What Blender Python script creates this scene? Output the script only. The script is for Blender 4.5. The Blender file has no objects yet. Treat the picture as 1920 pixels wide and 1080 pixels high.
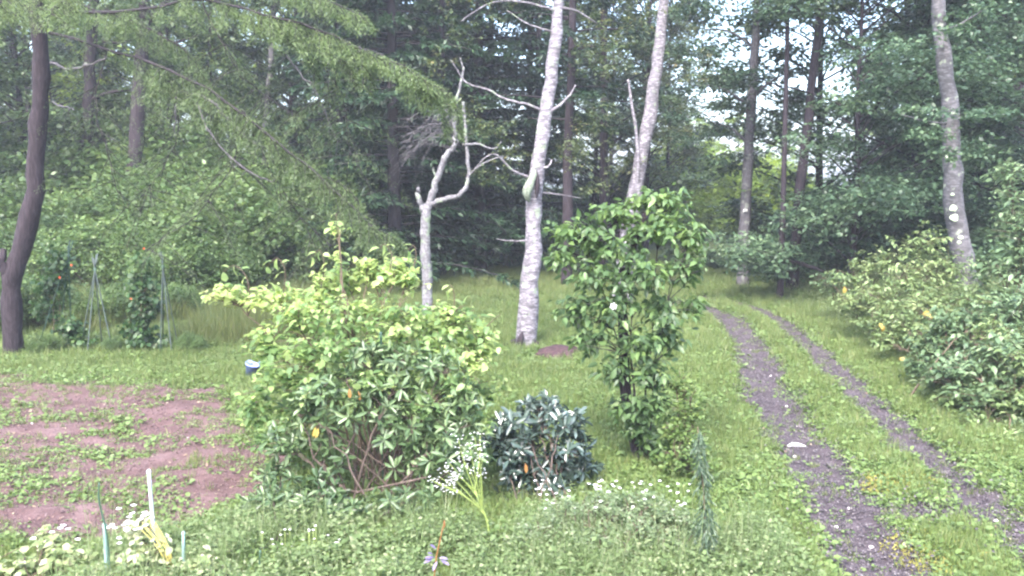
import bpy, math
import numpy as np
from mathutils import Vector

R = math.radians
# ------------------------------------------------------------------ camera, sky, sun, exposure
S = bpy.context.scene
COL = S.collection
F = 1663.0                      # focal length in photo pixels (1920 wide)
PITCH = R(6.4)
CAMH = 3.0
VEIL_DENSITY = 0.0015
cam_data = bpy.data.cameras.new('camera')
cam = bpy.data.objects.new('camera', cam_data)
COL.objects.link(cam)
cam.location = (0, 0, CAMH)
cam.rotation_euler = (R(90) - PITCH, 0, 0)
cam_data.sensor_width = 36
cam_data.lens = 36 * F / 1920
cam_data.clip_end = 2000
S.camera = cam

SUN_EL, SUN_AZ = R(52), R(200)
world = bpy.data.worlds.new("World")
S.world = world
world.use_nodes = True
wt = world.node_tree
bg = wt.nodes['Background']
sky = wt.nodes.new('ShaderNodeTexSky')
sky.sky_type = 'NISHITA'
sky.sun_disc = False
sky.sun_elevation = SUN_EL
sky.sun_rotation = SUN_AZ
sky.air_density = 1.0
sky.dust_density = 4.0
sky.ozone_density = 1.6
hsv = wt.nodes.new('ShaderNodeHueSaturation')
hsv.inputs['Value'].default_value = 1.45
hsv.inputs['Saturation'].default_value = 1.0     # a cloud deck greys the blue
wt.links.new(sky.outputs[0], hsv.inputs['Color'])
wt.links.new(hsv.outputs[0], bg.inputs[0])
bg.inputs[1].default_value = 0.15
sun_data = bpy.data.lights.new('sun', 'SUN')
sun_data.energy = 1.5
sun_data.angle = R(14)
sun_data.color = (1.0, 0.98, 0.95)
sun = bpy.data.objects.new('sun', sun_data)
COL.objects.link(sun)
sd = Vector((math.sin(SUN_AZ) * math.cos(SUN_EL), math.cos(SUN_AZ) * math.cos(SUN_EL), math.sin(SUN_EL)))
sun.rotation_euler = sd.to_track_quat('Z', 'Y').to_euler()
S.view_settings.view_transform = 'Standard'
S.view_settings.look = 'None'
S.view_settings.exposure = 2.4
S.view_settings.gamma = 1
S.view_settings.use_curve_mapping = False
S.cycles.max_bounces = 6
S.cycles.diffuse_bounces = 4
S.cycles.glossy_bounces = 2
S.cycles.transmission_bounces = 4
S.cycles.transparent_max_bounces = 6
S.cycles.volume_bounces = 0
S.cycles.caustics_reflective = False
S.cycles.caustics_refractive = False
S.cycles.filter_width = 2.3
S.render.use_persistent_data = False

# ------------------------------------------------------------------ helpers: placing
CP, SP = math.cos(PITCH), math.sin(PITCH)


def PT(px, py, D):
    """world point seen at photo pixel (px, py) at world distance y = D"""
    u = (px - 960) / F
    v = -(py - 540) / F
    t = D / (CP + v * SP)
    return np.array([u * t, D, CAMH + (-SP + v * CP) * t])


def PX(px, D):
    return (px - 960) / F * D * 1.0


def smooth(a, b, x):
    t = np.clip((x - a) / (b - a), 0, 1)
    return t * t * (3 - 2 * t)


_rg = np.random.default_rng(99)
_NT = _rg.random((64, 64))


def vnoise(x, y, s=1.0):
    """value noise, vectorised, 0..1"""
    x = np.asarray(x, float) * s + 1000.3
    y = np.asarray(y, float) * s + 1000.7
    xi = np.floor(x).astype(int); yi = np.floor(y).astype(int)
    fx = x - xi; fy = y - yi
    fx = fx * fx * (3 - 2 * fx); fy = fy * fy * (3 - 2 * fy)
    a = _NT[xi % 64, yi % 64]; b = _NT[(xi + 1) % 64, yi % 64]
    c = _NT[xi % 64, (yi + 1) % 64]; d = _NT[(xi + 1) % 64, (yi + 1) % 64]
    return (a * (1 - fx) + b * fx) * (1 - fy) + (c * (1 - fx) + d * fx) * fy


def fbm(x, y, s=1.0, o=3):
    r = 0; a = 0.5; t = 0
    for k in range(o):
        r = r + a * vnoise(x, y, s); t += a; a *= 0.5; s *= 2.1
    return r / t


def gz_base(x, y):
    x = np.asarray(x, float); y = np.asarray(y, float)
    z = (fbm(x, y, 0.22, 2) - 0.5) * 0.16
    z = z + 0.022 * np.clip(y - 32, 0, 60)
    # bank right of the track
    edge = 5.6 + 0.10 * (y - 8)
    z = z + 0.5 * smooth(0.6, 3.5, x - edge - np.clip(y - 24, 0, 99) * 0.2)
    z = z + 0.03 * np.clip(-x - 8, 0, 30)
    return z


def G(px, py):
    """ground point seen at a photo pixel"""
    D = 10.0
    for k in range(40):
        p = PT(px, py, D)
        g = float(gz_base(p[0], p[1]))
        slope = (p[2] - CAMH) / D
        D = 0.5 * D + 0.5 * min(max((g - CAMH) / slope, 3), 90) if slope < -0.01 else 90
    return PT(px, py, D)


def poly_dist(x, y, pts):
    """distance to a polyline and the fraction along it"""
    best = np.full(np.shape(x), 1e9); tt = np.zeros(np.shape(x))
    n = len(pts) - 1
    for i in range(n):
        a = pts[i]; b = pts[i + 1]
        dx, dy = b[0] - a[0], b[1] - a[1]
        t = np.clip(((x - a[0]) * dx + (y - a[1]) * dy) / (dx * dx + dy * dy), 0, 1)
        d = np.hypot(x - a[0] - t * dx, y - a[1] - t * dy)
        m = d < best
        best = np.where(m, d, best); tt = np.where(m, (i + t) / n, tt)
    return best, tt


RUT_R = [G(*p)[:2] for p in [(1300, 556), (1370, 566), (1430, 585), (1480, 615), (1560, 690), (1640, 770), (1720, 840), (1800, 910), (1880, 975), (1960, 1050), (2060, 1160)]]
RUT_L = [G(*p)[:2] for p in [(1250, 566), (1310, 576), (1370, 600), (1412, 655), (1432, 715), (1462, 780), (1505, 840), (1560, 920), (1615, 1000), (1668, 1080), (1730, 1180)]]
for L_ in (RUT_R, RUT_L):        # carry on towards and past the camera
    a, b = L_[-2], L_[-1]
    d_ = (b - a) / np.linalg.norm(b - a)
    L_.append(b + d_ * 4); L_.append(b + d_ * 12)
PLOT = [G(*p)[:2] for p in [(-300, 690), (0, 706), (150, 716), (300, 722), (420, 728), (470, 780), (512, 850), (505, 910), (440, 960), (330, 1000), (150, 1020), (0, 1030), (-300, 1050)]]
PLOT = [np.array([-11.0, PLOT[0][1]])] + PLOT + [np.array([-11.0, PLOT[-1][1]])]


def in_poly(x, y, P):
    ins = np.zeros(np.shape(x), bool)
    n = len(P)
    for i in range(n):
        x1, y1 = P[i]; x2, y2 = P[(i + 1) % n]
        c = ((y1 > y) != (y2 > y)) & (x < (x2 - x1) * (y - y1) / (y2 - y1 + 1e-12) + x1)
        ins ^= c
    return ins


def rut_mask(x, y):
    n = fbm(x, y, 2.3, 3) - 0.5
    n2 = fbm(x + 40, y, 7.0, 2) - 0.5
    out = np.full(np.shape(x), -9.0)
    for pts, w in ((RUT_R, 0.25), (RUT_L, 0.39)):
        d, t = poly_dist(x, y, pts)
        out = np.maximum(out, w + n * 0.26 + n2 * 0.26 - d)
    p = G(1710, 965)
    d = np.hypot((x - p[0]) / 1.3, (y - p[1]) / 0.9)
    out = np.maximum(out, 0.23 + n * 0.25 + n2 * 0.2 - d)
    return out


def soil_mask(x, y):
    n = fbm(x + 7, y + 3, 1.3, 3) - 0.5
    d, _ = poly_dist(x, y, PLOT + [PLOT[0]])
    ins = in_poly(x, y, PLOT)
    return np.where(ins, d, -d) + n * 0.9


def gz(x, y):
    z = gz_base(x, y)
    x = np.asarray(x, float); y = np.asarray(y, float)
    m = np.clip(rut_mask(x, y) * 4, 0, 1)
    z = z - 0.055 * m + (fbm(x, y, 2.6, 3) - 0.5) * 0.07
    s = np.clip(soil_mask(x, y) * 2, 0, 1)
    return z + s * (fbm(x, y, 5, 2) - 0.5) * 0.06


def on_ground(p):
    return np.array([p[0], p[1], float(gz(p[0], p[1]))])


def unit(a):
    a = np.asarray(a, float)
    return a / (np.linalg.norm(a, axis=-1, keepdims=True) + 1e-9)


# ------------------------------------------------------------------ helpers: meshes and tags
def tag(o, label=None, cat=None, group=None, kind=None):
    if label: o['label'] = label
    if cat: o['category'] = cat
    if group: o['group'] = group
    if kind: o['kind'] = kind
    return o


def empty(name, loc, label, cat, group=None):
    o = bpy.data.objects.new(name, None)
    o.empty_display_size = 0.2
    COL.objects.link(o)
    o.location = [float(v) for v in loc]
    return tag(o, label, cat, group)


def mesh_data(name, V, polys, mats, rnd=None, tone=None, midx=None, smooth_=False):
    """polys: list of int arrays (n, k)"""
    me = bpy.data.meshes.new(name)
    V = np.asarray(V, np.float32)
    me.vertices.add(len(V)); me.vertices.foreach_set('co', V.ravel())
    idx = np.concatenate([p.ravel() for p in polys]).astype(np.int32)
    tot = np.concatenate([np.full(len(p), p.shape[1], np.int32) for p in polys])
    st = np.concatenate([[0], np.cumsum(tot)[:-1]]).astype(np.int32)
    me.loops.add(len(idx)); me.loops.foreach_set('vertex_index', idx)
    me.polygons.add(len(tot)); me.polygons.foreach_set('loop_start', st)
    try:
        me.polygons.foreach_set('loop_total', tot)
    except Exception:
        pass
    if smooth_:
        me.polygons.foreach_set('use_smooth', np.ones(len(tot), bool))
    if midx is not None:
        me.polygons.foreach_set('material_index', np.asarray(midx, np.int32))
    for m in (mats if isinstance(mats, (list, tuple)) else [mats]):
        me.materials.append(m)
    if rnd is not None:
        a = me.attributes.new('rnd', 'FLOAT', 'POINT')
        a.data.foreach_set('value', np.asarray(rnd, np.float32))
    me.update(calc_edges=True)
    return me


def link(name, me, parent=None, loc=None):
    o = bpy.data.objects.new(name, me)
    COL.objects.link(o)
    if parent is not None:
        o.parent = parent
    if loc is not None:
        o.location = [float(v) for v in loc]
    return o


class Geo:
    """collects tubes and leaves, in world or local coordinates"""
    def __init__(self):
        self.V = []; self.P = {3: [], 4: []}; self.r = []; self.n = 0

    def add(self, V, polys, rnd=0.5):
        V = np.asarray(V, float)
        self.V.append(V)
        for p in polys:
            p = np.asarray(p)
            if len(p): self.P[p.shape[1]].append(p + self.n)
        self.r.append(np.broadcast_to(np.asarray(rnd, float), (len(V),)))
        self.n += len(V)

    def tube(self, pts, rad, sides=7, jit=0.0, rng=None, rnd=0.5, cap=True):
        V, Q, T = tube(pts, rad, sides, jit, rng, cap)
        self.add(V, [Q, T], rnd)

    def build(self, name, mat, parent=None, smooth_=False, loc=None):
        return link(name, self.data(name, mat, smooth_), parent, loc)

    def data(self, name, mat, smooth_=False):
        V = np.concatenate(self.V)
        polys = [np.concatenate(self.P[k]) for k in (3, 4) if self.P[k]]
        return mesh_data(name, V, polys, mat, np.concatenate(self.r), smooth_=smooth_)


def resample(pts, n):
    """smooth curve through the points (Catmull-Rom)"""
    P = np.asarray(pts, float)
    if len(P) == 2:
        t = np.linspace(0, 1, n)[:, None]
        return P[0] * (1 - t) + P[1] * t
    Q = np.vstack([2 * P[0] - P[1], P, 2 * P[-1] - P[-2]])
    out = []
    for s in np.linspace(0, len(P) - 1 - 1e-6, n):
        i = int(s); t = s - i
        p0, p1, p2, p3 = Q[i], Q[i + 1], Q[i + 2], Q[i + 3]
        out.append(0.5 * ((2 * p1) + (-p0 + p2) * t + (2 * p0 - 5 * p1 + 4 * p2 - p3) * t * t + (-p0 + 3 * p1 - 3 * p2 + p3) * t ** 3))
    return np.array(out)


def tube(pts, rad, sides=7, jit=0.0, rng=None, cap=True):
    P = np.asarray(pts, float); n = len(P)
    rad = np.broadcast_to(np.asarray(rad, float), (n,)) if np.ndim(rad) else np.full(n, float(rad))
    T = np.gradient(P, axis=0); T = unit(T)
    ref = np.array([1.0, 0.13, 0.07]) if abs(T[:, 0]).mean() < 0.8 else np.array([0.1, 1.0, 0.2])
    A = unit(np.cross(T, ref)); B = np.cross(T, A)
    th = np.linspace(0, 2 * np.pi, sides, endpoint=False)
    r = np.repeat(rad[:, None], sides, 1)
    if jit and rng is not None:
        r = r * (1 + jit * rng.standard_normal((n, sides)) * 0.5 + jit * 0.6 * rng.standard_normal((n, 1)))
    V = P[:, None] + r[..., None] * (np.cos(th)[None, :, None] * A[:, None] + np.sin(th)[None, :, None] * B[:, None])
    V = V.reshape(-1, 3)
    i = np.arange(n - 1)[:, None] * sides; j = np.arange(sides)[None]
    j2 = (j + 1) % sides
    Q = np.stack([i + j, i + j2, i + sides + j2, i + sides + j], -1).reshape(-1, 4)
    Tn = np.zeros((0, 3), int)
    if cap:
        V = np.vstack([V, P[-1:]])
        c = len(V) - 1; b = (n - 1) * sides
        Tn = np.array([[b + k, b + (k + 1) % sides, c] for k in range(sides)])
    return V, Q, Tn


# leaf templates: (along, across, up) and faces
T_DIA = (np.array([[0, 0, 0], [.45, .5, .05], [1, 0, -.08], [.45, -.5, .05]], float), np.array([[0, 2, 1], [0, 3, 2]]))
T_OVA = (np.array([[0, 0, 0], [.2, .38, .06], [.58, .44, .0], [1, 0, -.26], [.58, -.44, .0], [.2, -.38, .06], [.45, 0, -.04]], float),
         np.array([[0, 6, 1], [1, 6, 2], [2, 6, 3], [0, 5, 6], [5, 4, 6], [6, 4, 3]]))
T_LAN = (np.array([[0, 0, 0], [.35, .42, .05], [.72, .46, .0], [1, 0, -.14], [.72, -.46, .0], [.35, -.42, .05], [.5, 0, -.05]], float), T_OVA[1])
T_DRP = (np.array([[0, 0, 0], [.25, .36, .02], [.6, .46, -.16], [.85, 0, -.55], [.6, -.46, -.16], [.25, -.36, .02], [.45, 0, -.06]], float), T_OVA[1])
T_BLA = (np.array([[0, .5, 0], [0, -.5, 0], [.5, -.4, .12], [.5, .4, .12], [1, 0, -.05]], float), np.array([[0, 1, 2], [0, 2, 3], [3, 2, 4]]))


def leafgeo(P, A, N, L, W, T):
    A = unit(A); Sd = unit(np.cross(N, A)); N2 = np.cross(A, Sd)
    tv, tf = T
    L = np.broadcast_to(np.asarray(L, float), (len(P),)); W = np.broadcast_to(np.asarray(W, float), (len(P),))
    V = (P[:, None] + tv[None, :, 0, None] * L[:, None, None] * A[:, None]
         + tv[None, :, 1, None] * W[:, None, None] * Sd[:, None] + tv[None, :, 2, None] * L[:, None, None] * N2[:, None])
    k = len(tv)
    Fc = (np.arange(len(P))[:, None, None] * k + tf[None]).reshape(-1, 3)
    return V.reshape(-1, 3), Fc


def add_leaves(geo, P, A, N, L, W, T, rnd):
    V, Fc = leafgeo(P, A, N, L, W, T)
    geo.add(V, [Fc], np.repeat(rnd, len(T[0])))


# ------------------------------------------------------------------ materials
def newmat(name):
    m = bpy.data.materials.new(name); m.use_nodes = True
    nt = m.node_tree
    return m, nt, nt.nodes['Principled BSDF'], nt.nodes['Material Output']


def ramp(nt, stops):
    r = nt.nodes.new('ShaderNodeValToRGB')
    e = r.color_ramp.elements
    while len(e) < len(stops): e.new(0.5)
    for i, (p, c) in enumerate(stops):
        e[i].position = p; e[i].color = (*c, 1)
    return r


def leafmat(name, cols, trans=0.32, rough=0.45, spec=0.5, yellow=None):
    """per-leaf colour from the attribute rnd (0..1)"""
    m, nt, b, out = newmat(name)
    at = nt.nodes.new('ShaderNodeAttribute'); at.attribute_name = 'rnd'
    oi = nt.nodes.new('ShaderNodeObjectInfo')
    mth = nt.nodes.new('ShaderNodeMath'); mth.operation = 'MULTIPLY_ADD'
    mth.inputs[1].default_value = 0.16; mth.inputs[2].default_value = -0.08
    nt.links.new(oi.outputs['Random'], mth.inputs[0])
    ad = nt.nodes.new('ShaderNodeMath'); ad.operation = 'ADD'; ad.use_clamp = True
    nt.links.new(at.outputs['Fac'], ad.inputs[0]); nt.links.new(mth.outputs[0], ad.inputs[1])
    n = len(cols)
    r = ramp(nt, [(i / max(n - 1, 1), c) for i, c in enumerate(cols)])
    nt.links.new(ad.outputs[0], r.inputs[0])
    nt.links.new(r.outputs[0], b.inputs['Base Color'])
    b.inputs['Roughness'].default_value = rough
    b.inputs['Specular IOR Level'].default_value = spec
    tr = nt.nodes.new('ShaderNodeBsdfTranslucent')
    hs = nt.nodes.new('ShaderNodeHueSaturation'); hs.inputs['Hue'].default_value = 0.485
    hs.inputs['Value'].default_value = 1.5; hs.inputs['Saturation'].default_value = 1.1
    nt.links.new(r.outputs[0], hs.inputs['Color']); nt.links.new(hs.outputs[0], tr.inputs[0])
    mx = nt.nodes.new('ShaderNodeMixShader'); mx.inputs[0].default_value = trans
    nt.links.new(b.outputs[0], mx.inputs[1]); nt.links.new(tr.outputs[0], mx.inputs[2])
    nt.links.new(mx.outputs[0], out.inputs[0])
    return m


def barkmat(name, c1, c2, c3=None, scale=(6, 6, 1.5), rough=0.9, bump=0.6, patch=None, patch_at=0.62, scar=None):
    m, nt, b, out = newmat(name)
    tc = nt.nodes.new('ShaderNodeTexCoord')
    mp = nt.nodes.new('ShaderNodeMapping'); mp.inputs['Scale'].default_value = scale
    nt.links.new(tc.outputs['Object'], mp.inputs[0])
    n = nt.nodes.new('ShaderNodeTexNoise'); n.inputs['Scale'].default_value = 3; n.inputs['Detail'].default_value = 6
    n.inputs['Roughness'].default_value = 0.65
    nt.links.new(mp.outputs[0], n.inputs['Vector'])
    r = ramp(nt, [(0.32, c1), (0.5, c2), (0.68, c3 or c2)])
    nt.links.new(n.outputs['Fac'], r.inputs[0])
    last = r.outputs[0]
    if patch is not None:
        n2 = nt.nodes.new('ShaderNodeTexNoise'); n2.inputs['Scale'].default_value = 5.5; n2.inputs['Detail'].default_value = 3
        nt.links.new(tc.outputs['Object'], n2.inputs['Vector'])
        r2 = ramp(nt, [(patch_at - 0.03, (0, 0, 0)), (patch_at + 0.03, (1, 1, 1))])
        nt.links.new(n2.outputs['Fac'], r2.inputs[0])
        mx = nt.nodes.new('ShaderNodeMixRGB'); mx.inputs[2].default_value = (*patch, 1)
        nt.links.new(r2.outputs[0], mx.inputs[0]); nt.links.new(last, mx.inputs[1])
        last = mx.outputs[0]
    if scar is not None:
        mp3 = nt.nodes.new('ShaderNodeMapping'); mp3.inputs['Scale'].default_value = (1.6, 1.6, 3.4)
        nt.links.new(tc.outputs['Object'], mp3.inputs[0])
        n3 = nt.nodes.new('ShaderNodeTexNoise'); n3.inputs['Scale'].default_value = 2.6; n3.inputs['Detail'].default_value = 5
        n3.inputs['Roughness'].default_value = .7
        nt.links.new(mp3.outputs[0], n3.inputs['Vector'])
        r3 = ramp(nt, [(.52, (0, 0, 0)), (.60, (.85, .85, .85))])
        nt.links.new(n3.outputs['Fac'], r3.inputs[0])
        mx3 = nt.nodes.new('ShaderNodeMixRGB'); mx3.inputs[2].default_value = (*scar, 1)
        nt.links.new(r3.outputs[0], mx3.inputs[0]); nt.links.new(last, mx3.inputs[1]); last = mx3.outputs[0]
    nt.links.new(last, b.inputs['Base Color'])
    b.inputs['Roughness'].default_value = rough
    b.inputs['Specular IOR Level'].default_value = 0.25
    bp = nt.nodes.new('ShaderNodeBump'); bp.inputs['Strength'].default_value = bump; bp.inputs['Distance'].default_value = 0.03
    nt.links.new(n.outputs['Fac'], bp.inputs['Height']); nt.links.new(bp.outputs[0], b.inputs['Normal'])
    return m


def flatmat(name, col, rough=0.5, spec=0.4, var=0.15, scale=8.0):
    m, nt, b, out = newmat(name)
    tc = nt.nodes.new('ShaderNodeTexCoord')
    n = nt.nodes.new('ShaderNodeTexNoise'); n.inputs['Scale'].default_value = scale; n.inputs['Detail'].default_value = 4
    nt.links.new(tc.outputs['Object'], n.inputs['Vector'])
    lo = tuple(c * (1 - var * 2) for c in col); hi = tuple(min(1, c * (1 + var)) for c in col)
    r = ramp(nt, [(0.35, lo), (0.65, hi)])
    nt.links.new(n.outputs['Fac'], r.inputs[0]); nt.links.new(r.outputs[0], b.inputs['Base Color'])
    b.inputs['Roughness'].default_value = rough; b.inputs['Specular IOR Level'].default_value = spec
    return m


def earthmat(name, cols, scale=3.0, bump=0.8, speck=None):
    m, nt, b, out = newmat(name)
    tc = nt.nodes.new('ShaderNodeTexCoord')
    n = nt.nodes.new('ShaderNodeTexNoise'); n.inputs['Scale'].default_value = scale; n.inputs['Detail'].default_value = 8
    n.inputs['Roughness'].default_value = 0.7
    nt.links.new(tc.outputs['Object'], n.inputs['Vector'])
    r = ramp(nt, [(0.3 + 0.4 * i / (len(cols) - 1), c) for i, c in enumerate(cols)])
    nt.links.new(n.outputs['Fac'], r.inputs[0])
    last = r.outputs[0]
    n2 = nt.nodes.new('ShaderNodeTexNoise'); n2.inputs['Scale'].default_value = 38; n2.inputs['Detail'].default_value = 5
    nt.links.new(tc.outputs['Object'], n2.inputs['Vector'])
    if speck:
        r2 = ramp(nt, [(0.60, (0, 0, 0)), (0.68, (1, 1, 1))])
        nt.links.new(n2.outputs['Fac'], r2.inputs[0])
        mx = nt.nodes.new('ShaderNodeMixRGB'); mx.inputs[2].default_value = (*speck, 1)
        nt.links.new(r2.outputs[0], mx.inputs[0]); nt.links.new(last, mx.inputs[1]); last = mx.outputs[0]
    nt.links.new(last, b.inputs['Base Color'])
    b.inputs['Roughness'].default_value = 0.95; b.inputs['Specular IOR Level'].default_value = 0.2
    bp = nt.nodes.new('ShaderNodeBump'); bp.inputs['Strength'].default_value = bump; bp.inputs['Distance'].default_value = 0.02
    nt.links.new(n2.outputs['Fac'], bp.inputs['Height']); nt.links.new(bp.outputs[0], b.inputs['Normal'])
    return m


M = {}
M['ground'] = earthmat('ground_turf', [(.045, .045, .025), (.055, .075, .028), (.075, .10, .035)], 1.6)
M['soil'] = earthmat('garden_soil', [(.048, .028, .028), (.088, .054, .055), (.13, .086, .088)], 2.2, speck=(.17, .125, .125))
M['rut'] = earthmat('track_gravel', [(.028, .022, .025), (.052, .042, .049), (.085, .07, .08)], 2.0, speck=(.13, .115, .125))
M['bark_dark'] = barkmat('bark_dark', (.013, .010, .013), (.028, .021, .027), (.048, .037, .046), (9, 9, 1.6), bump=1.0)
M['bark_brown'] = barkmat('bark_brown', (.013, .011, .013), (.025, .021, .025), (.042, .035, .042), (7, 7, 1.6))
M['bark_grey'] = barkmat('bark_grey', (.045, .042, .048), (.075, .07, .08), (.11, .105, .12), (5, 5, 3.5), patch=(.16, .17, .155), patch_at=.62)
M['birch'] = barkmat('birch_bark', (.05, .045, .055), (.165, .152, .175), (.36, .34, .38), (3.0, 3.0, 8.0), bump=1.0, patch=(.20, .24, .18), patch_at=.64, scar=(.085, .078, .09))
M['birch_low'] = barkmat('birch_bark_dim', (.055, .052, .058), (.10, .095, .105), (.18, .172, .19), (3.0, 3.0, 8.0), bump=0.5, patch=(.24, .27, .21), patch_at=.66, scar=(.06, .058, .062))
M['lichen'] = barkmat('lichen_wood', (.07, .066, .075), (.14, .135, .15), (.26, .26, .27), (6, 6, 6), bump=0.5, patch=(.2, .24, .18), patch_at=.60)
M['twig'] = barkmat('twig_bark', (.06, .045, .035), (.10, .075, .055), (.14, .11, .085), (9, 9, 4))
M['deadtwig'] = barkmat('dead_twig', (.05, .047, .055), (.11, .10, .115), (.20, .19, .20), (9, 9, 4))
M['stem_rhodo'] = barkmat('rhododendron_stem', (.035, .026, .022), (.07, .052, .045), (.12, .09, .078), (9, 9, 3))

M['lf_bg'] = leafmat('leaf_wood', [(.032, .056, .026), (.055, .092, .040), (.08, .128, .05), (.12, .175, .065)])
M['lf_blue'] = leafmat('leaf_cool', [(.03, .055, .034), (.05, .09, .052), (.075, .13, .07), (.12, .18, .095)], rough=.4)
M['lf_far_lit'] = leafmat('leaf_far_lit', [(.10, .16, .035), (.15, .23, .045), (.2, .28, .05), (.26, .33, .07)], trans=.5)  # light falling on the far clearing is put into this brighter leaf colour
M['lf_under'] = leafmat('leaf_undergrowth', [(.04, .075, .028), (.065, .115, .038), (.095, .155, .05), (.15, .21, .07)])
M['lf_birch'] = leafmat('leaf_birch', [(.045, .065, .028), (.07, .10, .04), (.095, .12, .05), (.17, .15, .06)])
M['needle_dark'] = leafmat('needle_dark', [(.010, .024, .013), (.018, .042, .021), (.03, .065, .03), (.05, .10, .04)], trans=.15)
M['needle'] = leafmat('needle_larch', [(.055, .085, .036), (.08, .122, .05), (.11, .165, .062), (.15, .21, .08)], trans=.35)
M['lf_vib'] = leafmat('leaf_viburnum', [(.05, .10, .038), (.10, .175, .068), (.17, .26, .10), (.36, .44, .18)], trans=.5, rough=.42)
M['lf_rho'] = leafmat('leaf_rhododendron', [(.026, .05, .024), (.05, .088, .038), (.085, .135, .055), (.15, .20, .10)], trans=.15, rough=.36, spec=.5)
M['lf_mag'] = leafmat('leaf_magnolia', [(.042, .078, .036), (.07, .122, .05), (.105, .175, .062), (.17, .25, .075)], trans=.4, rough=.42, spec=.45)
M['lf_bean'] = leafmat('leaf_bean', [(.018, .045, .018), (.035, .08, .027), (.06, .12, .038), (.13, .19, .06)], trans=.3)
M['lf_light'] = leafmat('leaf_light', [(.06, .10, .035), (.09, .15, .045), (.13, .19, .06), (.2, .25, .08)], trans=.4)
M['lf_pale'] = leafmat('leaf_pale', [(.10, .14, .05), (.17, .21, .09), (.26, .29, .15), (.38, .38, .24)], trans=.35)
M['lf_mound'] = leafmat('leaf_mound', [(.08, .12, .055), (.12, .175, .085), (.17, .225, .12), (.28, .31, .22)], trans=.4, rough=.6)
M['lf_brown'] = leafmat('leaf_brown', [(.10, .045, .02), (.2, .09, .03), (.32, .17, .05)], trans=.2)
M['lf_yellow'] = leafmat('leaf_yellow', [(.25, .22, .05), (.36, .28, .06), (.42, .30, .10)], trans=.3)
M['clover'] = leafmat('leaf_clover', [(.055, .092, .032), (.09, .145, .045), (.135, .20, .06), (.21, .26, .09)], trans=.3, rough=.5)
M['grass'] = leafmat('grass_blade', [(.06, .095, .032), (.10, .15, .046), (.145, .195, .06), (.25, .25, .12)], trans=.35, rough=.5)
M['front'] = leafmat('leaf_front_weeds', [(.07, .11, .04), (.11, .165, .06), (.16, .22, .09), (.28, .30, .18)], trans=.4, rough=.55)
M['grav'] = flatmat('gravel_grey', (.06, .051, .06), .9)
M['grav_pale'] = flatmat('gravel_pale', (.15, .135, .145), .9)
M['clod'] = flatmat('soil_clod', (.09, .058, .062), .95)
M['meadow'] = leafmat('meadow_grass', [(.07, .095, .032), (.11, .145, .045), (.15, .18, .06), (.2, .19, .09)], trans=.35, rough=.55)
M['flower_white'] = leafmat('flower_white', [(.55, .55, .55), (.75, .75, .75)], trans=.3, rough=.7)
M['flower_red'] = leafmat('flower_red', [(.5, .06, .02), (.65, .12, .04)], trans=.25, rough=.6)
M['flower_purple'] = leafmat('flower_purple', [(.13, .10, .20), (.20, .16, .29)], trans=.25, rough=.6)
M['stake_grey'] = flatmat('stake_pale', (.50, .54, .60), .4)
M['stake_green'] = flatmat('stake_green', (.035, .075, .05), .45)
M['stake_teal'] = flatmat('stake_teal', (.20, .30, .30), .45)
M['stake_pole'] = flatmat('pole_greyed', (.05, .07, .066), .5)
M['stone'] = flatmat('stone_pale', (.55, .50, .50), .8, var=.12, scale=20)
M['bucket'] = flatmat('bucket_plastic', (.22, .27, .62), .35)
M['bucket_dark'] = flatmat('bucket_inside', (.05, .05, .08), .6)
M['stump'] = barkmat('rotten_wood', (.022, .013, .015), (.045, .026, .03), (.08, .045, .05), (5, 5, 5))

# ------------------------------------------------------------------ ground, track, soil
def axis(lo, hi, fine_lo, fine_hi, step, grow=1.18):
    a = list(np.arange(fine_lo, fine_hi + 1e-6, step))
    s = step
    x = fine_hi
    while x < hi:
        s *= grow; x += s; a.append(x)
    s = step; x = fine_lo
    while x > lo:
        s *= grow; x -= s; a.insert(0, x)
    return np.array(a)


gx = axis(-400, 400, -11, 11, 0.11)
gy = axis(-150, 500, 4.5, 24, 0.11, 1.12)
XX, YY = np.meshgrid(gx, gy)
ZZ = gz(XX, YY)
V = np.stack([XX, YY, ZZ], -1).reshape(-1, 3)
nx, ny = len(gx), len(gy)
i, j = np.meshgrid(np.arange(nx - 1), np.arange(ny - 1))
a0 = (j * nx + i).ravel()
Q = np.stack([a0, a0 + 1, a0 + nx + 1, a0 + nx], -1)
ground = link('ground', mesh_data('ground', V, [Q], M['ground'], smooth_=True))
tag(ground, 'grassy ground of the garden clearing and the wood floor', kind='structure')


def patch_sheet(name, mat, mask, x0, x1, y0, y1, step, lift, label):
    xs = np.arange(x0, x1, step); ys = np.arange(y0, y1, step)
    X, Y = np.meshgrid(xs, ys)
    m = mask(X, Y)
    Z = gz(X, Y) + lift * np.clip(m * 12 + 0.3, -1.0, 1) + (fbm(X, Y, 9, 2) - .5) * 0.012
    nx = len(xs)
    i, j = np.meshgrid(np.arange(nx - 1), np.arange(len(ys) - 1))
    a = (j * nx + i).ravel()
    Q = np.stack([a, a + 1, a + nx + 1, a + nx], -1)
    mm = m.ravel()
    keep = (mm[Q] > -0.06).all(1)
    Q = Q[keep]
    used = np.unique(Q)
    re = np.full(X.size, -1); re[used] = np.arange(len(used))
    V = np.stack([X, Y, Z], -1).reshape(-1, 3)[used]
    o = link(name, mesh_data(name, V, [re[Q]], mat, smooth_=True))
    return tag(o, label, kind='structure')


patch_sheet('path', M['rut'], rut_mask, 0, 9.5, 1.5, 34, 0.07, 0.022, 'two bare gravel wheel ruts of the farm track')
patch_sheet('soil', M['soil'], soil_mask, -11, -1.2, 5.5, 16, 0.08, 0.024, 'reddish bare soil of the vegetable plot with weeds')


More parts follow.
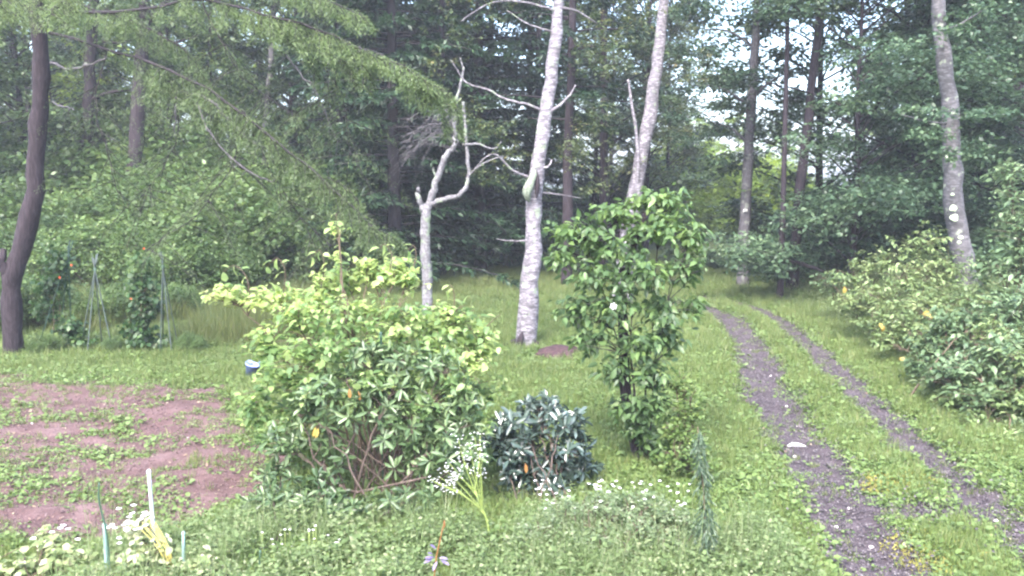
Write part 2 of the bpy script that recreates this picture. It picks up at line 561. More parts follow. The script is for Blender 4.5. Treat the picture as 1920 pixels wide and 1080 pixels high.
# ------------------------------------------------------------------ scattered ground cover (geometry nodes)
def make_scatter_group():
    ng = bpy.data.node_groups.new('scatter_tufts', 'GeometryNodeTree')
    ng.interface.new_socket('Geometry', in_out='INPUT', socket_type='NodeSocketGeometry')
    ng.interface.new_socket('Tufts', in_out='INPUT', socket_type='NodeSocketCollection')
    ng.interface.new_socket('Geometry', in_out='OUTPUT', socket_type='NodeSocketGeometry')
    N = ng.nodes; Lk = ng.links
    gi = N.new('NodeGroupInput'); go = N.new('NodeGroupOutput')
    ci = N.new('GeometryNodeCollectionInfo')
    ci.inputs['Separate Children'].default_value = True; ci.inputs['Reset Children'].default_value = True
    ip = N.new('GeometryNodeInstanceOnPoints'); ip.inputs['Pick Instance'].default_value = True

    def attr(n, t):
        a = N.new('GeometryNodeInputNamedAttribute'); a.data_type = t; a.inputs['Name'].default_value = n
        return a
    ar, asc, ai = attr('rot', 'FLOAT_VECTOR'), attr('scl', 'FLOAT'), attr('idx', 'INT')
    Lk.new(gi.outputs[0], ip.inputs['Points']); Lk.new(gi.outputs[1], ci.inputs['Collection'])
    Lk.new(ci.outputs[0], ip.inputs['Instance'])
    Lk.new(ai.outputs[0], ip.inputs['Instance Index'])
    Lk.new(ar.outputs[0], ip.inputs['Rotation']); Lk.new(asc.outputs[0], ip.inputs['Scale'])
    Lk.new(ip.outputs[0], go.inputs[0])
    return ng


NG = make_scatter_group()


def scatter(name, P, scl, protos, label, rng, tilt=0.2, cat=None, parent=None):
    col = bpy.data.collections.new(name + '_kinds')
    for k, me in enumerate(protos):
        o = bpy.data.objects.new('tuft', me); col.objects.link(o)
    me = bpy.data.meshes.new(name)
    n = len(P)
    me.vertices.add(n); me.vertices.foreach_set('co', np.asarray(P, np.float32).ravel())
    rot = np.stack([rng.normal(0, tilt, n), rng.normal(0, tilt, n), rng.uniform(0, 6.283, n)], -1)
    a = me.attributes.new('rot', 'FLOAT_VECTOR', 'POINT'); a.data.foreach_set('vector', rot.astype(np.float32).ravel())
    a = me.attributes.new('scl', 'FLOAT', 'POINT'); a.data.foreach_set('value', np.asarray(scl, np.float32))
    a = me.attributes.new('idx', 'INT', 'POINT'); a.data.foreach_set('value', rng.integers(0, len(protos), n).astype(np.int32))
    o = link(name, me, parent)
    md = o.modifiers.new('scatter', 'NODES'); md.node_group = NG
    md[NG.interface.items_tree['Tufts'].identifier] = col
    return tag(o, label, cat, kind='stuff')


def rosette(seed, n, rad, leaf, mat, hmax=0.08, tmpl=T_OVA, lo=0.2, hi=0.8, wl=0.85, blades=0):
    r = np.random.default_rng(seed)
    g = Geo()
    th = r.uniform(0, 6.283, n); rr = rad * np.sqrt(r.random(n))
    P = np.stack([rr * np.cos(th), rr * np.sin(th), r.uniform(0.2, 1, n) * hmax], -1)
    A = np.stack([np.cos(th + r.normal(0, .8, n)), np.sin(th + r.normal(0, .8, n)), r.normal(.15, .25, n)], -1)
    N = np.stack([r.normal(0, .35, n), r.normal(0, .35, n), np.ones(n)], -1)
    L = leaf * r.uniform(.6, 1.3, n)
    add_leaves(g, P, A, N, L, L * wl, tmpl, r.uniform(lo, hi, n))
    if blades:
        th = r.uniform(0, 6.283, blades)
        P = np.stack([rad * .6 * r.normal(0, .6, blades), rad * .6 * r.normal(0, .6, blades), np.zeros(blades)], -1)
        A = np.stack([np.cos(th) * .5, np.sin(th) * .5, np.ones(blades)], -1)
        N = np.stack([np.cos(th), np.sin(th), -.3 * np.ones(blades)], -1)
        L = hmax * 2.0 * r.uniform(.5, 1.2, blades)
        add_leaves(g, P, A, N, L, .007 + 0 * L, T_BLA, r.uniform(lo, 1, blades))
    return g.data('tuft', mat)


def blades(seed, n, rad, h, w, mat, lean=.45, lo=0.1, hi=0.9, heads=0):
    r = np.random.default_rng(seed); g = Geo()
    th = r.uniform(0, 6.283, n)
    P = np.stack([rad * r.normal(0, .5, n), rad * r.normal(0, .5, n), np.full(n, -.01)], -1)
    A = np.stack([np.cos(th) * lean * r.random(n), np.sin(th) * lean * r.random(n), np.ones(n)], -1)
    N = np.stack([np.cos(th), np.sin(th), np.full(n, -.3)], -1)
    L = h * r.uniform(.45, 1.15, n)
    add_leaves(g, P, A, N, L, w + 0 * L, T_BLA, r.uniform(lo, hi, n))
    return g.data('tuft', mat)


def spread(rng, n, x0, x1, y0, y1, power=1.0):
    """points in the visible wedge, denser near the camera"""
    y = y0 + (y1 - y0) * rng.random(n) ** power
    x = rng.uniform(-1, 1, n) * (y * 0.62 + 1.2)
    m = (x > x0) & (x < x1)
    x, y = x[m], y[m]
    return x, y


rng = np.random.default_rng(5)
clov = [rosette(10 + k, 16, .10, .036, M['clover'], .06, blades=3) for k in range(4)] + [rosette(20 + k, 9, .10, .055, M['clover'], .08) for k in range(2)]
gras = [blades(30 + k, 22, .07, .16, .008, M['grass']) for k in range(4)]
mead = [blades(40 + k, 26, .14, .55, .010, M['meadow'], .5) for k in range(4)]

x, y = spread(rng, 150000, -18, 20, 5.2, 34, 1.2)
rm, sm = rut_mask(x, y), soil_mask(x, y)
cov = fbm(x, y, .8, 3)
keep = ((rm < -0.01 + .16 * (rng.random(len(x)) - .5)) | (rng.random(len(x)) > .975)) & ((sm < .05) | (fbm(x, y, 1.7, 3) + .30 * rng.random(len(x)) > .74))
keep &= rng.random(len(x)) < np.where(sm > 0, .42, 1)
xc, yc = x[keep], y[keep]
far = np.clip((yc - 8) / 16, 0, 1)
scatter('clover', np.stack([xc, yc, gz(xc, yc)], -1), rng.uniform(.5, 1.1, len(xc)) * (1 + .25 * far), clov, 'low clover and small broad-leaved weeds covering the clearing', rng)
x, y = spread(rng, 70000, -20, 22, 5.2, 40, 1.1)
rm, sm = rut_mask(x, y), soil_mask(x, y)
keep = (rm < -.05) & (sm < -.1 + .3 * (rng.random(len(x)) > .93)) & (fbm(x + 9, y, .6, 2) + .35 * rng.random(len(x)) > .5)
xc, yc = x[keep], y[keep]
scatter('grass', np.stack([xc, yc, gz(xc, yc)], -1), rng.uniform(.6, 1.2, len(xc)) * (1 + .5 * np.clip((yc - 8) / 16, 0, 1)), gras, 'short green grass between the clover and along the track', rng)
# taller rough meadow behind the plot and in front of the wood
x, y = spread(rng, 26000, -22, 3.2, 15.5, 40, 1.0)
keep = ((y > 16.2 + 0.6 * fbm(x, y, .7, 2)) & (x < -1.6)) | (y > 24)
keep &= (rut_mask(x, y) < -.5) & (fbm(x + 3, y + 8, .5, 2) > .34)
xc, yc = x[keep], y[keep]
hs = np.where(xc < -4.2, 1.05, .5)
scatter('meadow_grass', np.stack([xc, yc, gz(xc, yc)], -1), rng.uniform(.5, 1.1, len(xc)) * hs * 1.15, mead, 'tall rough meadow grass between the vegetable plot and the wood', rng)

def lumps(seed, n, size, mat):
    r = np.random.default_rng(seed); g = Geo()
    for k in range(n):
        c = np.array([r.normal(0, .10), r.normal(0, .10), 0]); s_ = size * r.uniform(.4, 1.3)
        V = np.array([[1, 0, 0], [0, 1, 0], [-1, 0, 0], [0, -1, 0], [0, 0, .8], [.6, .6, .45], [-.6, .6, .45], [-.6, -.6, .45], [.6, -.6, .45]]) * s_ * r.uniform(.7, 1.3, (9, 1)) + c
        T = np.array([[0, 5, 8], [5, 0, 1], [6, 1, 2], [7, 2, 3], [8, 3, 0], [1, 6, 5], [2, 7, 6], [3, 8, 7], [4, 8, 5], [4, 5, 6], [4, 6, 7], [4, 7, 8]])
        g.add(V, [T])
    return g.data('tuft', mat)


def keep_pts(x, y, k): return np.stack([x[k], y[k], gz(x[k], y[k])], -1)


x, y = spread(rng, 60000, -11, 9.5, 5.2, 24, 1.2)
k = (rut_mask(x, y) > -.06)
P = keep_pts(x, y, k); P[:, 2] += .018
scatter('gravel', P, rng.uniform(.5, 1.2, len(P)), [lumps(300 + q, 9, .012, M['grav']) for q in range(3)] + [lumps(304, 5, .016, M['grav_pale'])], 'loose gravel and crumbs lying in the wheel ruts', rng)
k = (soil_mask(x, y) > -.1)
k &= (rng.random(len(x)) < .45)
P = keep_pts(x, y, k); P[:, 2] += .012
scatter('soil_crumbs', P, rng.uniform(.5, 1.3, len(P)), [lumps(310 + q, 7, .012, M['clod']) for q in range(3)], 'crumbly clods of reddish soil on the plot', rng)
k = ((rut_mask(x, y) > -.3) & (rut_mask(x, y) < .30) & (rng.random(len(x)) < .30 * (fbm(x, y, 3, 2) > .42))) | ((soil_mask(x, y) > -.3) & (rng.random(len(x)) < .08 + .4 * (fbm(x, y, 1.1, 2) > .6)))
P = keep_pts(x, y, k); P[:, 2] += .01
scatter('weed_seedlings', P, rng.uniform(.3, .8, len(P)), clov[:3] + gras[:2], 'sparse weed seedlings growing in the ruts and on the bare soil', rng)
# taller mixed weeds along the front
wsp = [blades(350 + q, 10, .09, .26, .007, M['front'], .8) for q in range(1)] + [rosette(355 + q, 42, .13, .034 + .006 * (q % 3), M['front'], .24, T_DIA, .1, .9, .6, 1) for q in range(6)]
x, y = spread(rng, 9000, -3.2, 3.3, 5.0, 7.9, 1.0)
k = (rut_mask(x, y) < -.35) & (soil_mask(x, y) < -.25) & (y < 7.0 + 1.3 * fbm(x, y, 1.5, 2)) & (fbm(x + 5, y, 2.2, 2) > .38)
P = keep_pts(x, y, k)
scatter('front_weeds', P, rng.uniform(.5, 1.15, len(P)), wsp, 'knee-high mixed pale weeds and grasses along the bottom of the photo', rng)
tall = [blades(370 + q, 7, .07, .52, .006, M['front'], .45) for q in range(2)] + [rosette(375, 30, .12, .03, M['front'], .42, T_DIA, .3, 1, .6, 3)]
x, y = spread(rng, 5200, -3.4, 2.0, 5.0, 7.6, 1.0)
k = (rut_mask(x, y) < -.6) & (soil_mask(x, y) < -.3) & (fbm(x + 25, y, 1.6, 2) > .5)
P = keep_pts(x, y, k)
scatter('tall_weeds', P, rng.uniform(.45, 1.0, len(P)), tall, 'sparse taller grass stalks and weeds rising over the front weeds', rng)
x, y = spread(rng, 60000, 2, 13, 8, 26, 1.0)
dR, _t = poly_dist(x, y, RUT_R)
side = in_poly(x, y, [np.array(p) for p in RUT_R] + [np.array([30.0, -6.0]), np.array([30.0, 40.0])])
lim = .55 + 1.1 * fbm(x, y, .6, 2)
k = side & (dR > lim) & (dR < 4.2) & (fbm(x + 4, y, 1.3, 2) > .33)
P = keep_pts(x, y, k)
scatter('bank_growth', P, rng.uniform(.5, 1.1, len(P)) * np.clip(.5 + .9 * (dR[k] - lim[k]), .5, 2.4), wsp, 'ragged low growth climbing the bank from the right wheel rut to the bushes', rng)
x, y = spread(rng, 16000, -18, 16, 7, 26, 1.0)
k = (rut_mask(x, y) < -.3) & (soil_mask(x, y) < -.1) & (fbm(x + 15, y, .9, 3) > .56)
P = keep_pts(x, y, k)
scatter('rough_weeds', P, rng.uniform(.3, .7, len(P)), wsp, 'patches of rough weeds standing above the clover', rng)

# ------------------------------------------------------------------ generic plant builders
def ell_points(rng, c, r, n, shell=0.35):
    d = unit(rng.standard_normal((n, 3)))
    rad = (shell + (1 - shell) * rng.random(n)) ** 0.6
    return c + d * rad[:, None] * r, d


def twig_leaves(geo, tips, dirs, per, tlen, L, W, tmpl, rng, tone, droop=0.15, upn=1.0, var=.28):
    """alternate leaves along the last part of each twig"""
    n = len(tips)
    k = np.arange(per)
    t = (k / per)[None, :] * tlen * rng.uniform(.7, 1.2, (n, 1))
    D = unit(dirs)
    P = tips[:, None] - D[:, None] * t[..., None] + rng.normal(0, .012 + L * .12, (n, per, 3))
    z = np.array([0, 0, 1.0])
    side = unit(np.cross(D, z + rng.normal(0, .15, (n, 3))))
    sg = np.where(k % 2 == 0, 1, -1)[None, :, None]
    A = D[:, None] * .55 + side[:, None] * sg * rng.uniform(.4, 1.1, (n, per, 1)) + rng.normal(0, .25, (n, per, 3))
    A[..., 2] -= droop
    N = rng.normal(0, .38, (n, per, 3)); N[..., 2] += upn
    LL = L * rng.uniform(.42, 1.3, (n, per))
    tn = np.clip(np.broadcast_to(np.asarray(tone), (n,))[:, None] + rng.normal(0, var * .6, (n, per)) + rng.normal(0, var * .5, (n, 1)), 0, 1)
    P = P.reshape(-1, 3); A = A.reshape(-1, 3); N = N.reshape(-1, 3); LL = LL.ravel(); tn = tn.ravel()
    return P, A, N, LL, LL * W / L, tn


def connect(geo, skel, tips, rng, r0=.008, r1=.003, sides=4, sag=0.1, maxn=None):
    """thin branches from the nearest lower skeleton node to each tip"""
    sk = np.asarray(skel)
    idx = range(len(tips)) if maxn is None else range(min(maxn, len(tips)))
    for i in idx:
        t = tips[i]
        d = np.linalg.norm(sk - t, axis=1) + np.where(sk[:, 2] > t[2] - .05, 2.0, 0)
        a = sk[int(np.argmin(d))]
        L = np.linalg.norm(t - a)
        mid = (a + t) / 2 + rng.normal(0, .06 * L, 3); mid[2] += sag * L
        geo.tube(resample([a, mid, t], 5), np.linspace(r0, r1, 5), sides)


def split_leaves(thing, name, P, A, N, L, W, tn, tmpl, mat, cap=300, rest_name='foliage', center=None):
    """the leaves that show largest become objects that share one mesh per tone; the rest are one part"""
    eye = np.array([0, 0, CAMH])
    dist = np.linalg.norm(P - eye, axis=1)
    c = P.mean(0) if center is None else center
    front = ((P - c) * unit(eye - c)).sum(1)
    score = L / dist * (1 + .5 * front / (np.abs(front).max() + 1e-6)) * np.abs((unit(N) * unit(eye - P)).sum(1) * .5 + .7)
    order = np.argsort(-score)
    big = order[:cap]; rest = order[cap:]
    g = Geo(); add_leaves(g, P[rest], A[rest], N[rest], L[rest], W[rest], tmpl, tn[rest])
    o = g.build(rest_name, mat, thing); o['kind'] = 'stuff'
    base = np.array(thing.location)
    o.location = -base
    metas = []
    for q in range(4):
        Vt = tmpl[0].copy()
        metas.append(mesh_data(name, Vt, [tmpl[1]], mat, np.full(len(Vt), .125 + .25 * q)))
    from mathutils import Matrix
    for b in big:
        a = unit(A[b]); s = unit(np.cross(N[b], a)); n2 = np.cross(a, s)
        q = int(min(3, tn[b] * 4))
        lo = bpy.data.objects.new(name, metas[q])
        COL.objects.link(lo); lo.parent = thing
        mt = Matrix(((a[0] * L[b], s[0] * W[b], n2[0] * L[b], P[b, 0] - base[0]),
                     (a[1] * L[b], s[1] * W[b], n2[1] * L[b], P[b, 1] - base[1]),
                     (a[2] * L[b], s[2] * W[b], n2[2] * L[b], P[b, 2] - base[2]), (0, 0, 0, 1)))
        lo.matrix_local = mt


def rel(o, thing):
    """a mesh built in world coordinates under a thing that stands at its base"""
    o.parent = thing
    o.location = [-v for v in thing.location]
    return o


# ------------------------------------------------------------------ wood: tree prototypes (meshes shared by copies)
def broad_tree_meshes(seed, H, lo, crown_r, nclump, ntips, leafL, mat, bark, flat=.35, r0=.16, per=7, tone=.45, lean=.03, limb_up=.35):
    r = np.random.default_rng(seed)
    g = Geo()
    n = 10
    zz = np.linspace(-.3, H, n)
    wob = np.cumsum(r.normal(0, lean * H / n, (n, 2)), 0)
    tr = np.stack([wob[:, 0], wob[:, 1], zz], -1); tr[0, :2] = tr[1, :2] = 0
    rr = r0 * (1 - zz.clip(0) / H * .85); rr[0] *= 1.5
    g.tube(resample(tr, 20), np.interp(np.linspace(0, 1, 20), np.linspace(0, 1, n), rr), 8, .06, r)
    F_ = Geo()
    for c in range(nclump):
        u = (c + r.random()) / nclump
        z = lo + (H - lo) * u
        base = np.array([np.interp(z - .9, zz, tr[:, 0]), np.interp(z - .9, zz, tr[:, 1]), max(z - .9 - limb_up, .3)])
        th = r.uniform(0, 6.283)
        prof = math.sin(math.pi * min(.98, .25 + .72 * u)) ** .7
        R_ = crown_r * prof * r.uniform(.45, 1.05)
        cen = np.array([base[0] + R_ * math.cos(th), base[1] + R_ * math.sin(th), z])
        mid = base * .55 + cen * .45; mid[2] += .15
        g.tube(resample([base, mid, cen], 6), np.linspace(r0 * .28, .012, 6), 5, .05, r)
        cr = crown_r * r.uniform(.28, .5)
        nt = max(4, int(ntips / nclump * r.uniform(.6, 1.4)))
        tips, d = ell_points(r, cen, np.array([cr, cr, cr * flat]), nt, .2)
        d = unit(d * [1, 1, .3] + r.normal(0, .2, d.shape))
        tn = tone + r.normal(0, .13)
        P, A, N, L, W, t = twig_leaves(None, tips, d, per, leafL * 3.2, leafL, leafL * .62, T_DIA, r, tn)
        add_leaves(F_, P, A, N, L, W, T_DIA, t)
    return g.data('trunk', bark, True), F_.data('crown', mat)


def conifer_meshes(seed, H, lo, R0, nb, mat, bark, droop=.25, r0=.2, spray=.16, dens=1.0, tone=.4, sway=.5, w=.22):
    r = np.random.default_rng(seed)
    g = Geo(); F_ = Geo()
    zz = np.linspace(-.3, H, 9)
    tr = np.stack([np.cumsum(r.normal(0, .03, 9)), np.cumsum(r.normal(0, .03, 9)), zz], -1)
    g.tube(resample(tr, 18), np.linspace(r0 * 1.15, .03, 18), 8, .05, r)
    Ps, As, Ns, Ls, Ts = [], [], [], [], []
    for b in range(nb):
        u = (b + r.random()) / nb
        z = lo + (H - lo) * u
        Lb = R0 * (1 - u) ** .75 * r.uniform(.65, 1.1) + .3
        th = r.uniform(0, 6.283)
        d = np.array([math.cos(th), math.sin(th), 0])
        n = 7; s = np.linspace(0, 1, n)
        pts = np.array([0, 0, z]) + d * (s * Lb)[:, None] + np.array([0, 0, 1.0]) * ((.10 * s - droop * s * s) * Lb)[:, None] + r.normal(0, .03, (n, 3)) * s[:, None]
        g.tube(pts, np.linspace(.035, .008, n), 4)
        m = int(Lb * 13 * dens)
        su = r.uniform(.12, 1, m)
        bp = np.stack([np.interp(su, s, pts[:, k]) for k in range(3)], -1)
        side = np.array([-d[1], d[0], 0]) * np.where(r.random(m) < .5, 1, -1)[:, None]
        tl = (.22 + .55 * (1 - su)) * min(1.2, Lb * .42) * r.uniform(.5, 1.1, m)
        td = unit(side + d * .75 + np.array([0, 0, -.28 * sway]) + r.normal(0, .12, (m, 3)))
        q = 7
        tq = (np.arange(q) + .6) / q
        P = bp[:, None] + td[:, None] * (tl[:, None] * tq[None])[..., None]
        P[..., 2] -= (tl[:, None] * tq[None] ** 2) * .35 * sway
        A = td[:, None] + r.normal(0, .38, (m, q, 3)); A[..., 2] -= .25 * sway
        Nn = r.normal(0, .3, (m, q, 3)); Nn[..., 2] += 1
        Ps.append(P.reshape(-1, 3)); As.append(A.reshape(-1, 3)); Ns.append(Nn.reshape(-1, 3))
        Ls.append(np.full(m * q, spray) * r.uniform(.6, 1.2, m * q))
        Ts.append(np.clip(tone + r.normal(0, .08) + r.normal(0, .15, m * q) + .25 * np.repeat(su, q) - .1, 0, 1))
    P, A, N, L, T = map(np.concatenate, (Ps, As, Ns, Ls, Ts))
    add_leaves(F_, P, A, N, L, L * w * 1.6, T_DIA, T)
    return g.data('trunk', bark, True), F_.data('crown', mat)


def bush_meshes(seed, H, Rr, nclump, ntips, leafL, mat, per=7, tone=.45, flat=.6, stem=None):
    r = np.random.default_rng(seed)
    g = Geo(); F_ = Geo()
    for c in range(nclump):
        th = r.uniform(0, 6.283); u = r.random() ** .6
        cen = np.array([Rr * .75 * u * math.cos(th), Rr * .75 * u * math.sin(th), H * r.uniform(.25, .85) * (1 - .35 * u)])
        g.tube(resample([[cen[0] * .15, cen[1] * .15, -.1], cen * [.6, .6, .5], cen], 6), np.linspace(.022, .006, 6), 4)
        cr = Rr * r.uniform(.28, .48)
        tips, d = ell_points(r, cen, np.array([cr, cr, cr * flat * min(1.2, H / Rr)]), max(4, int(ntips / nclump)), .25)
        tips[:, 2] = np.maximum(tips[:, 2], .05)
        d = unit(d * [1, 1, .5] + [0, 0, .15] + r.normal(0, .25, d.shape))
        P, A, N, L, W, t = twig_leaves(None, tips, d, per, leafL * 3, leafL, leafL * .64, T_DIA, r, tone + r.normal(0, .12))
        add_leaves(F_, P, A, N, L, W, T_DIA, t)
    return g.data('stem', stem or M['twig'], True), F_.data('foliage', mat)


def place(meshes, names, kind_name, x, y, label, cat, group=None, rz=0.0, s=1.0, sz=None, tilt=(0, 0)):
    z = float(gz_base(x, y))
    o = empty(kind_name, (x, y, z), label, cat, group)
    o.rotation_euler = (tilt[0], tilt[1], rz)
    o.scale = (s, s, sz or s)
    for me, nm in zip(meshes, names):
        if me is not None:
            link(nm, me, o)
    return o


TC = ('trunk', 'crown'); SF = ('stem', 'foliage')
BROAD = [broad_tree_meshes(100 + k, 14, .8, 3.4, 60, 2900, .22, M['lf_bg'], M['bark_dark'], tone=.42) for k in range(4)]
TIER = [broad_tree_meshes(120 + k, 12, .6, 3.8, 58, 5400, .15, M['lf_blue'], M['bark_dark'], flat=.38, r0=.12, tone=.55) for k in range(3)]
BRIGHT = [broad_tree_meshes(140 + k, 12, 1.0, 3.6, 40, 1700, .26, M['lf_far_lit'], M['bark_brown'], tone=.5) for k in range(2)]
HIGH = [broad_tree_meshes(150 + k, 17, 3.0, 3.0, 46, 1900, .18, M['lf_birch'], M['bark_dark'], r0=.15, tone=.4) for k in range(3)]
BUSHL = [bush_meshes(195 + k, 2.2, 1.9, 22, 1100, .14, M['lf_far_lit'], tone=.3) for k in range(2)]
SPRUCE = [conifer_meshes(160 + k, 17, .7, 3.7, 190, M['needle_dark'], M['bark_brown'], droop=.22, spray=.24, dens=1.0) for k in range(3)]
PINE = [conifer_meshes(170 + k, 18, 5.0, 3.2, 60, M['needle_dark'], M['bark_dark'], droop=.1, spray=.22, dens=.8, r0=.17) for k in range(2)]
BUSH = [bush_meshes(180 + k, 2.2, 1.9, 30, 2300, .095, M['lf_under']) for k in range(4)]
BUSHB = [bush_meshes(190 + k, 2.0, 1.7, 18, 900, .12, M['lf_blue'], flat=.35) for k in range(3)]

rng = np.random.default_rng(77)
MARKS = [(-60, 'the left edge'), (30, 'the leaning larch trunk'), (100, 'the left bean vine'), (152, 'the dark forked trunk'), (210, 'the empty bean-pole teepee'), (265, 'the dense bean vine'), (330, 'the right bean-pole teepee'),
         (388, 'the thin trunk behind the boughs'), (468, 'the pale thin trunk'), (540, 'the drooping bough tips'), (630, 'the tall shoot of the bright shrub'), (742, 'the large layered spruce'), (800, 'the crooked dead tree'), (860, 'the fork of the dead tree'),
         (912, 'the slim brown trunk'), (990, 'the big birch'), (1062, 'the brown straight trunk'), (1132, 'the dark straight trunk'), (1190, 'the leaning birch'), (1260, 'the magnolia-like tree'), (1340, 'the track opening'), (1395, 'the straight grey trunk'),
         (1485, 'the dark leaning trunk'), (1560, 'the track bend'), (1630, 'the pale bank bush'), (1710, 'the slim dark trunk'), (1800, 'the lichen-spotted birch'), (1850, 'the trunk beside the spotted birch'), (1905, 'the dark trunk at far right'), (1990, 'the right edge')]
USED = {}


def where(what, px, extra=''):
    i = min(range(len(MARKS)), key=lambda k: abs(MARKS[k][0] - px))
    d = px - MARKS[i][0]
    side = 'behind' if abs(d) < 14 else ('just left of' if d < 0 else 'just right of')
    base = f'{what} {side} {MARKS[i][1]}{extra}'
    n = USED.get(base, 0); USED[base] = n + 1
    return base + ('', ', farther back', ', third back', ', fourth back')[min(n, 3)]



def pick(L_): return L_[int(rng.integers(len(L_)))]


def wood_tree(kind, px, D, label, group=None, s=1.0, name='broadleaf_tree', cat='tree', rz=None, sz=None):
    return place(kind, TC, name, PX(px, D), D, label, cat, group, rng.uniform(0, 6.28) if rz is None else rz, s, sz)


# deep rows that close the wood
g_deep = 'leafy trees deep in the wood'
for row, D in enumerate((62, 50, 41)):
    for px in np.arange(-500, 2500, 150):
        q = px + rng.uniform(-50, 50)
        DD = D + rng.uniform(-3, 3)
        if 940 < q < 1130 and D > 45: continue
        if 1210 < q < 1650: continue
        if 1820 < q < 1900 and D > 45: continue
        bright = (row == 0 and q < 620)
        if bright:
            wood_tree(pick(BRIGHT), q, DD, where('bright yellow-green tree far off', q), 'bright trees beyond the dark wood', rng.uniform(1.1, 1.5), name='bright_tree')
        elif 700 < q < 1000:
            wood_tree(pick(SPRUCE), q, DD, where('dark needle tree deep in the wood', q), 'dark conifers deep in the wood', rng.uniform(.95, 1.25), name='spruce_tree')
        elif q < 640 and row == 1:
            if rng.random() < .55:
                wood_tree(pick(HIGH), q, DD, where('tall tree deep back', q), g_deep, rng.uniform(1.0, 1.3), name='broadleaf_tree')
        else:
            wood_tree(pick(BROAD), q, DD, where('tall tree deep back', q), g_deep, rng.uniform(.9, 1.25), name='broadleaf_tree')

# ------------------------------------------------------------------ trees one can tell apart behind the clearing
# layered dark spruces in the middle
for px, D, s, sp_, lab in [(742, 27, 1.0, 0, 'large dark spruce with layered green boughs behind the crooked dead tree'),
                           (905, 31, 1.05, 1, 'dark spruce with a slim bare lower trunk seen left of the big birch'),
                           (640, 33, 1.0, 2, 'dark spruce standing between the pale thin trunk and the crooked dead tree'),
                           (835, 36, 1.1, 0, 'dark spruce in deep shade just behind the crooked dead tree')]:
    wood_tree(SPRUCE[sp_], px, D, lab, 'layered spruces behind the clearing', s, 'spruce_tree')
# straight dark conifers either side of the track opening
for px, D, s, k, lab in [(1062, 27, .95, 0, 'brown straight-trunked tree directly right of the big birch'),
                         (1132, 33, 1.0, 1, 'dark straight trunk left of the pale leaning birch'),
                         (1010, 38, 1.0, 1, 'dark straight trunk showing left of the big birch crown'),
                        ]:
    wood_tree(PINE[k], px, D, lab, 'straight dark conifers', s, 'conifer_tree')


def lone_tree(name, pts, r0, r1, bark, label, limbs=(), crown=None, group=None, knots=0, sides=10, seed=1, jit=.05, cat='tree', flare=1.4):
    """a tree whose trunk follows given world points; limbs: lists of (points, r0, r1); crown: function(geo)"""
    r = np.random.default_rng(seed)
    base = on_ground(pts[0]); pts = [base - [0, 0, .25]] + list(pts[1:])
    t = empty(name, base, label, cat, group)
    g = Geo()
    n = 34
    c = resample(pts, n)
    s = np.linspace(0, 1, n)
    rad = r0 + (r1 - r0) * s
    rad = rad * (1 + (flare - 1) * np.exp(-s * 22))
    rad *= 1 + r.normal(0, .035, n)
    c[3:, :2] += r.normal(0, r0 * .07, (n - 3, 2))
    g.tube(c, rad, sides, jit, r)
    rel(g.build('trunk', bark, smooth_=True), t)
    for lp, a, b in limbs:
        g = Geo(); q = resample(lp, max(8, 4 * len(lp)))
        q[1:] += r.normal(0, a * .14, (len(q) - 1, 3))
        g.tube(q, np.linspace(a, b, len(q)), 6, .06, r)
        rel(g.build('branch', bark, smooth_=True), t)
    if crown is not None:
        g = Geo(); crown(g, r)
        rel(g.build('crown', crown.mat), t)
    return t


def leaf_clumps(clumps, leafL, mat, ntips=40, per=7, flat=.4, tone=.45, tmpl=T_DIA, wl=.64, tlen=3.2):
    def f(g, r):
        for c in clumps:
            px, py, D, rx, ry = c[:5]
            cen = PT(px, py, D); sx = rx * D / F; sz = ry * D / F
            k = max(4, int(ntips * (c[5] if len(c) > 5 else 1)))
            tips, d = ell_points(r, cen, np.array([sx, max(sx, sz) * .8, sz]), k, .15)
            d = unit(d * [1, 1, .35] + r.normal(0, .25, d.shape))
            P, A, N, L, W, t = twig_leaves(None, tips, d, per, leafL * tlen, leafL, leafL * wl, tmpl, r, tone + r.normal(0, .1))
            add_leaves(g, P, A, N, L, W, tmpl, t)
    f.mat = mat
    return f


# big birch
bp = [G(984, 650)] + [PT(*p) for p in [(992, 560, 16.7), (1001, 470, 16.8), (999, 400, 16.9), (1006, 330, 16.9), (1018, 250, 17), (1030, 180, 17.1), (1040, 90, 17.2), (1046, 0, 17.3), (1052, -120, 17.5), (1062, -330, 17.9), (1070, -600, 18.3)]]
birch_limbs = [
    ([PT(1012, 205, 17), PT(985, 195, 17), PT(945, 185, 17), PT(915, 168, 17.1), (PT(880, 158, 17.2)), PT(862, 140, 17.2), PT(845, 112, 17.2)], .028, .009),
    ([PT(1030, 210, 17), PT(1052, 195, 17), PT(1068, 178, 17), PT(1080, 160, 17)], .035, .012),
    ([PT(1043, 20, 17.2), PT(1000, 8, 17.1), PT(960, 2, 17), PT(920, 6, 16.9), PT(885, 25, 16.8), PT(865, 40, 16.8)], .024, .008),
    ([PT(1046, 14, 17.2), PT(1080, 20, 17.3), PT(1120, 45, 17.4)], .03, .01),
    ([PT(1000, 335, 16.9), PT(960, 318, 16.9), PT(930, 290, 16.9), PT(905, 300, 16.9), PT(880, 330, 17)], .028, .008),
    ([PT(1000, 320, 16.9), PT(1028, 312, 16.8), PT(1034, 300, 16.8)], .03, .012),
    ([PT(1008, 360, 16.9), PT(1050, 365, 17), PT(1090, 372, 17.1)], .02, .006),
    ([PT(1000, 450, 16.8), PT(960, 452, 16.9), PT(930, 448, 17)], .02, .006),
    ([PT(1035, 60, 17.1), PT(990, 45, 17), PT(950, 20, 17)], .02, .008)]
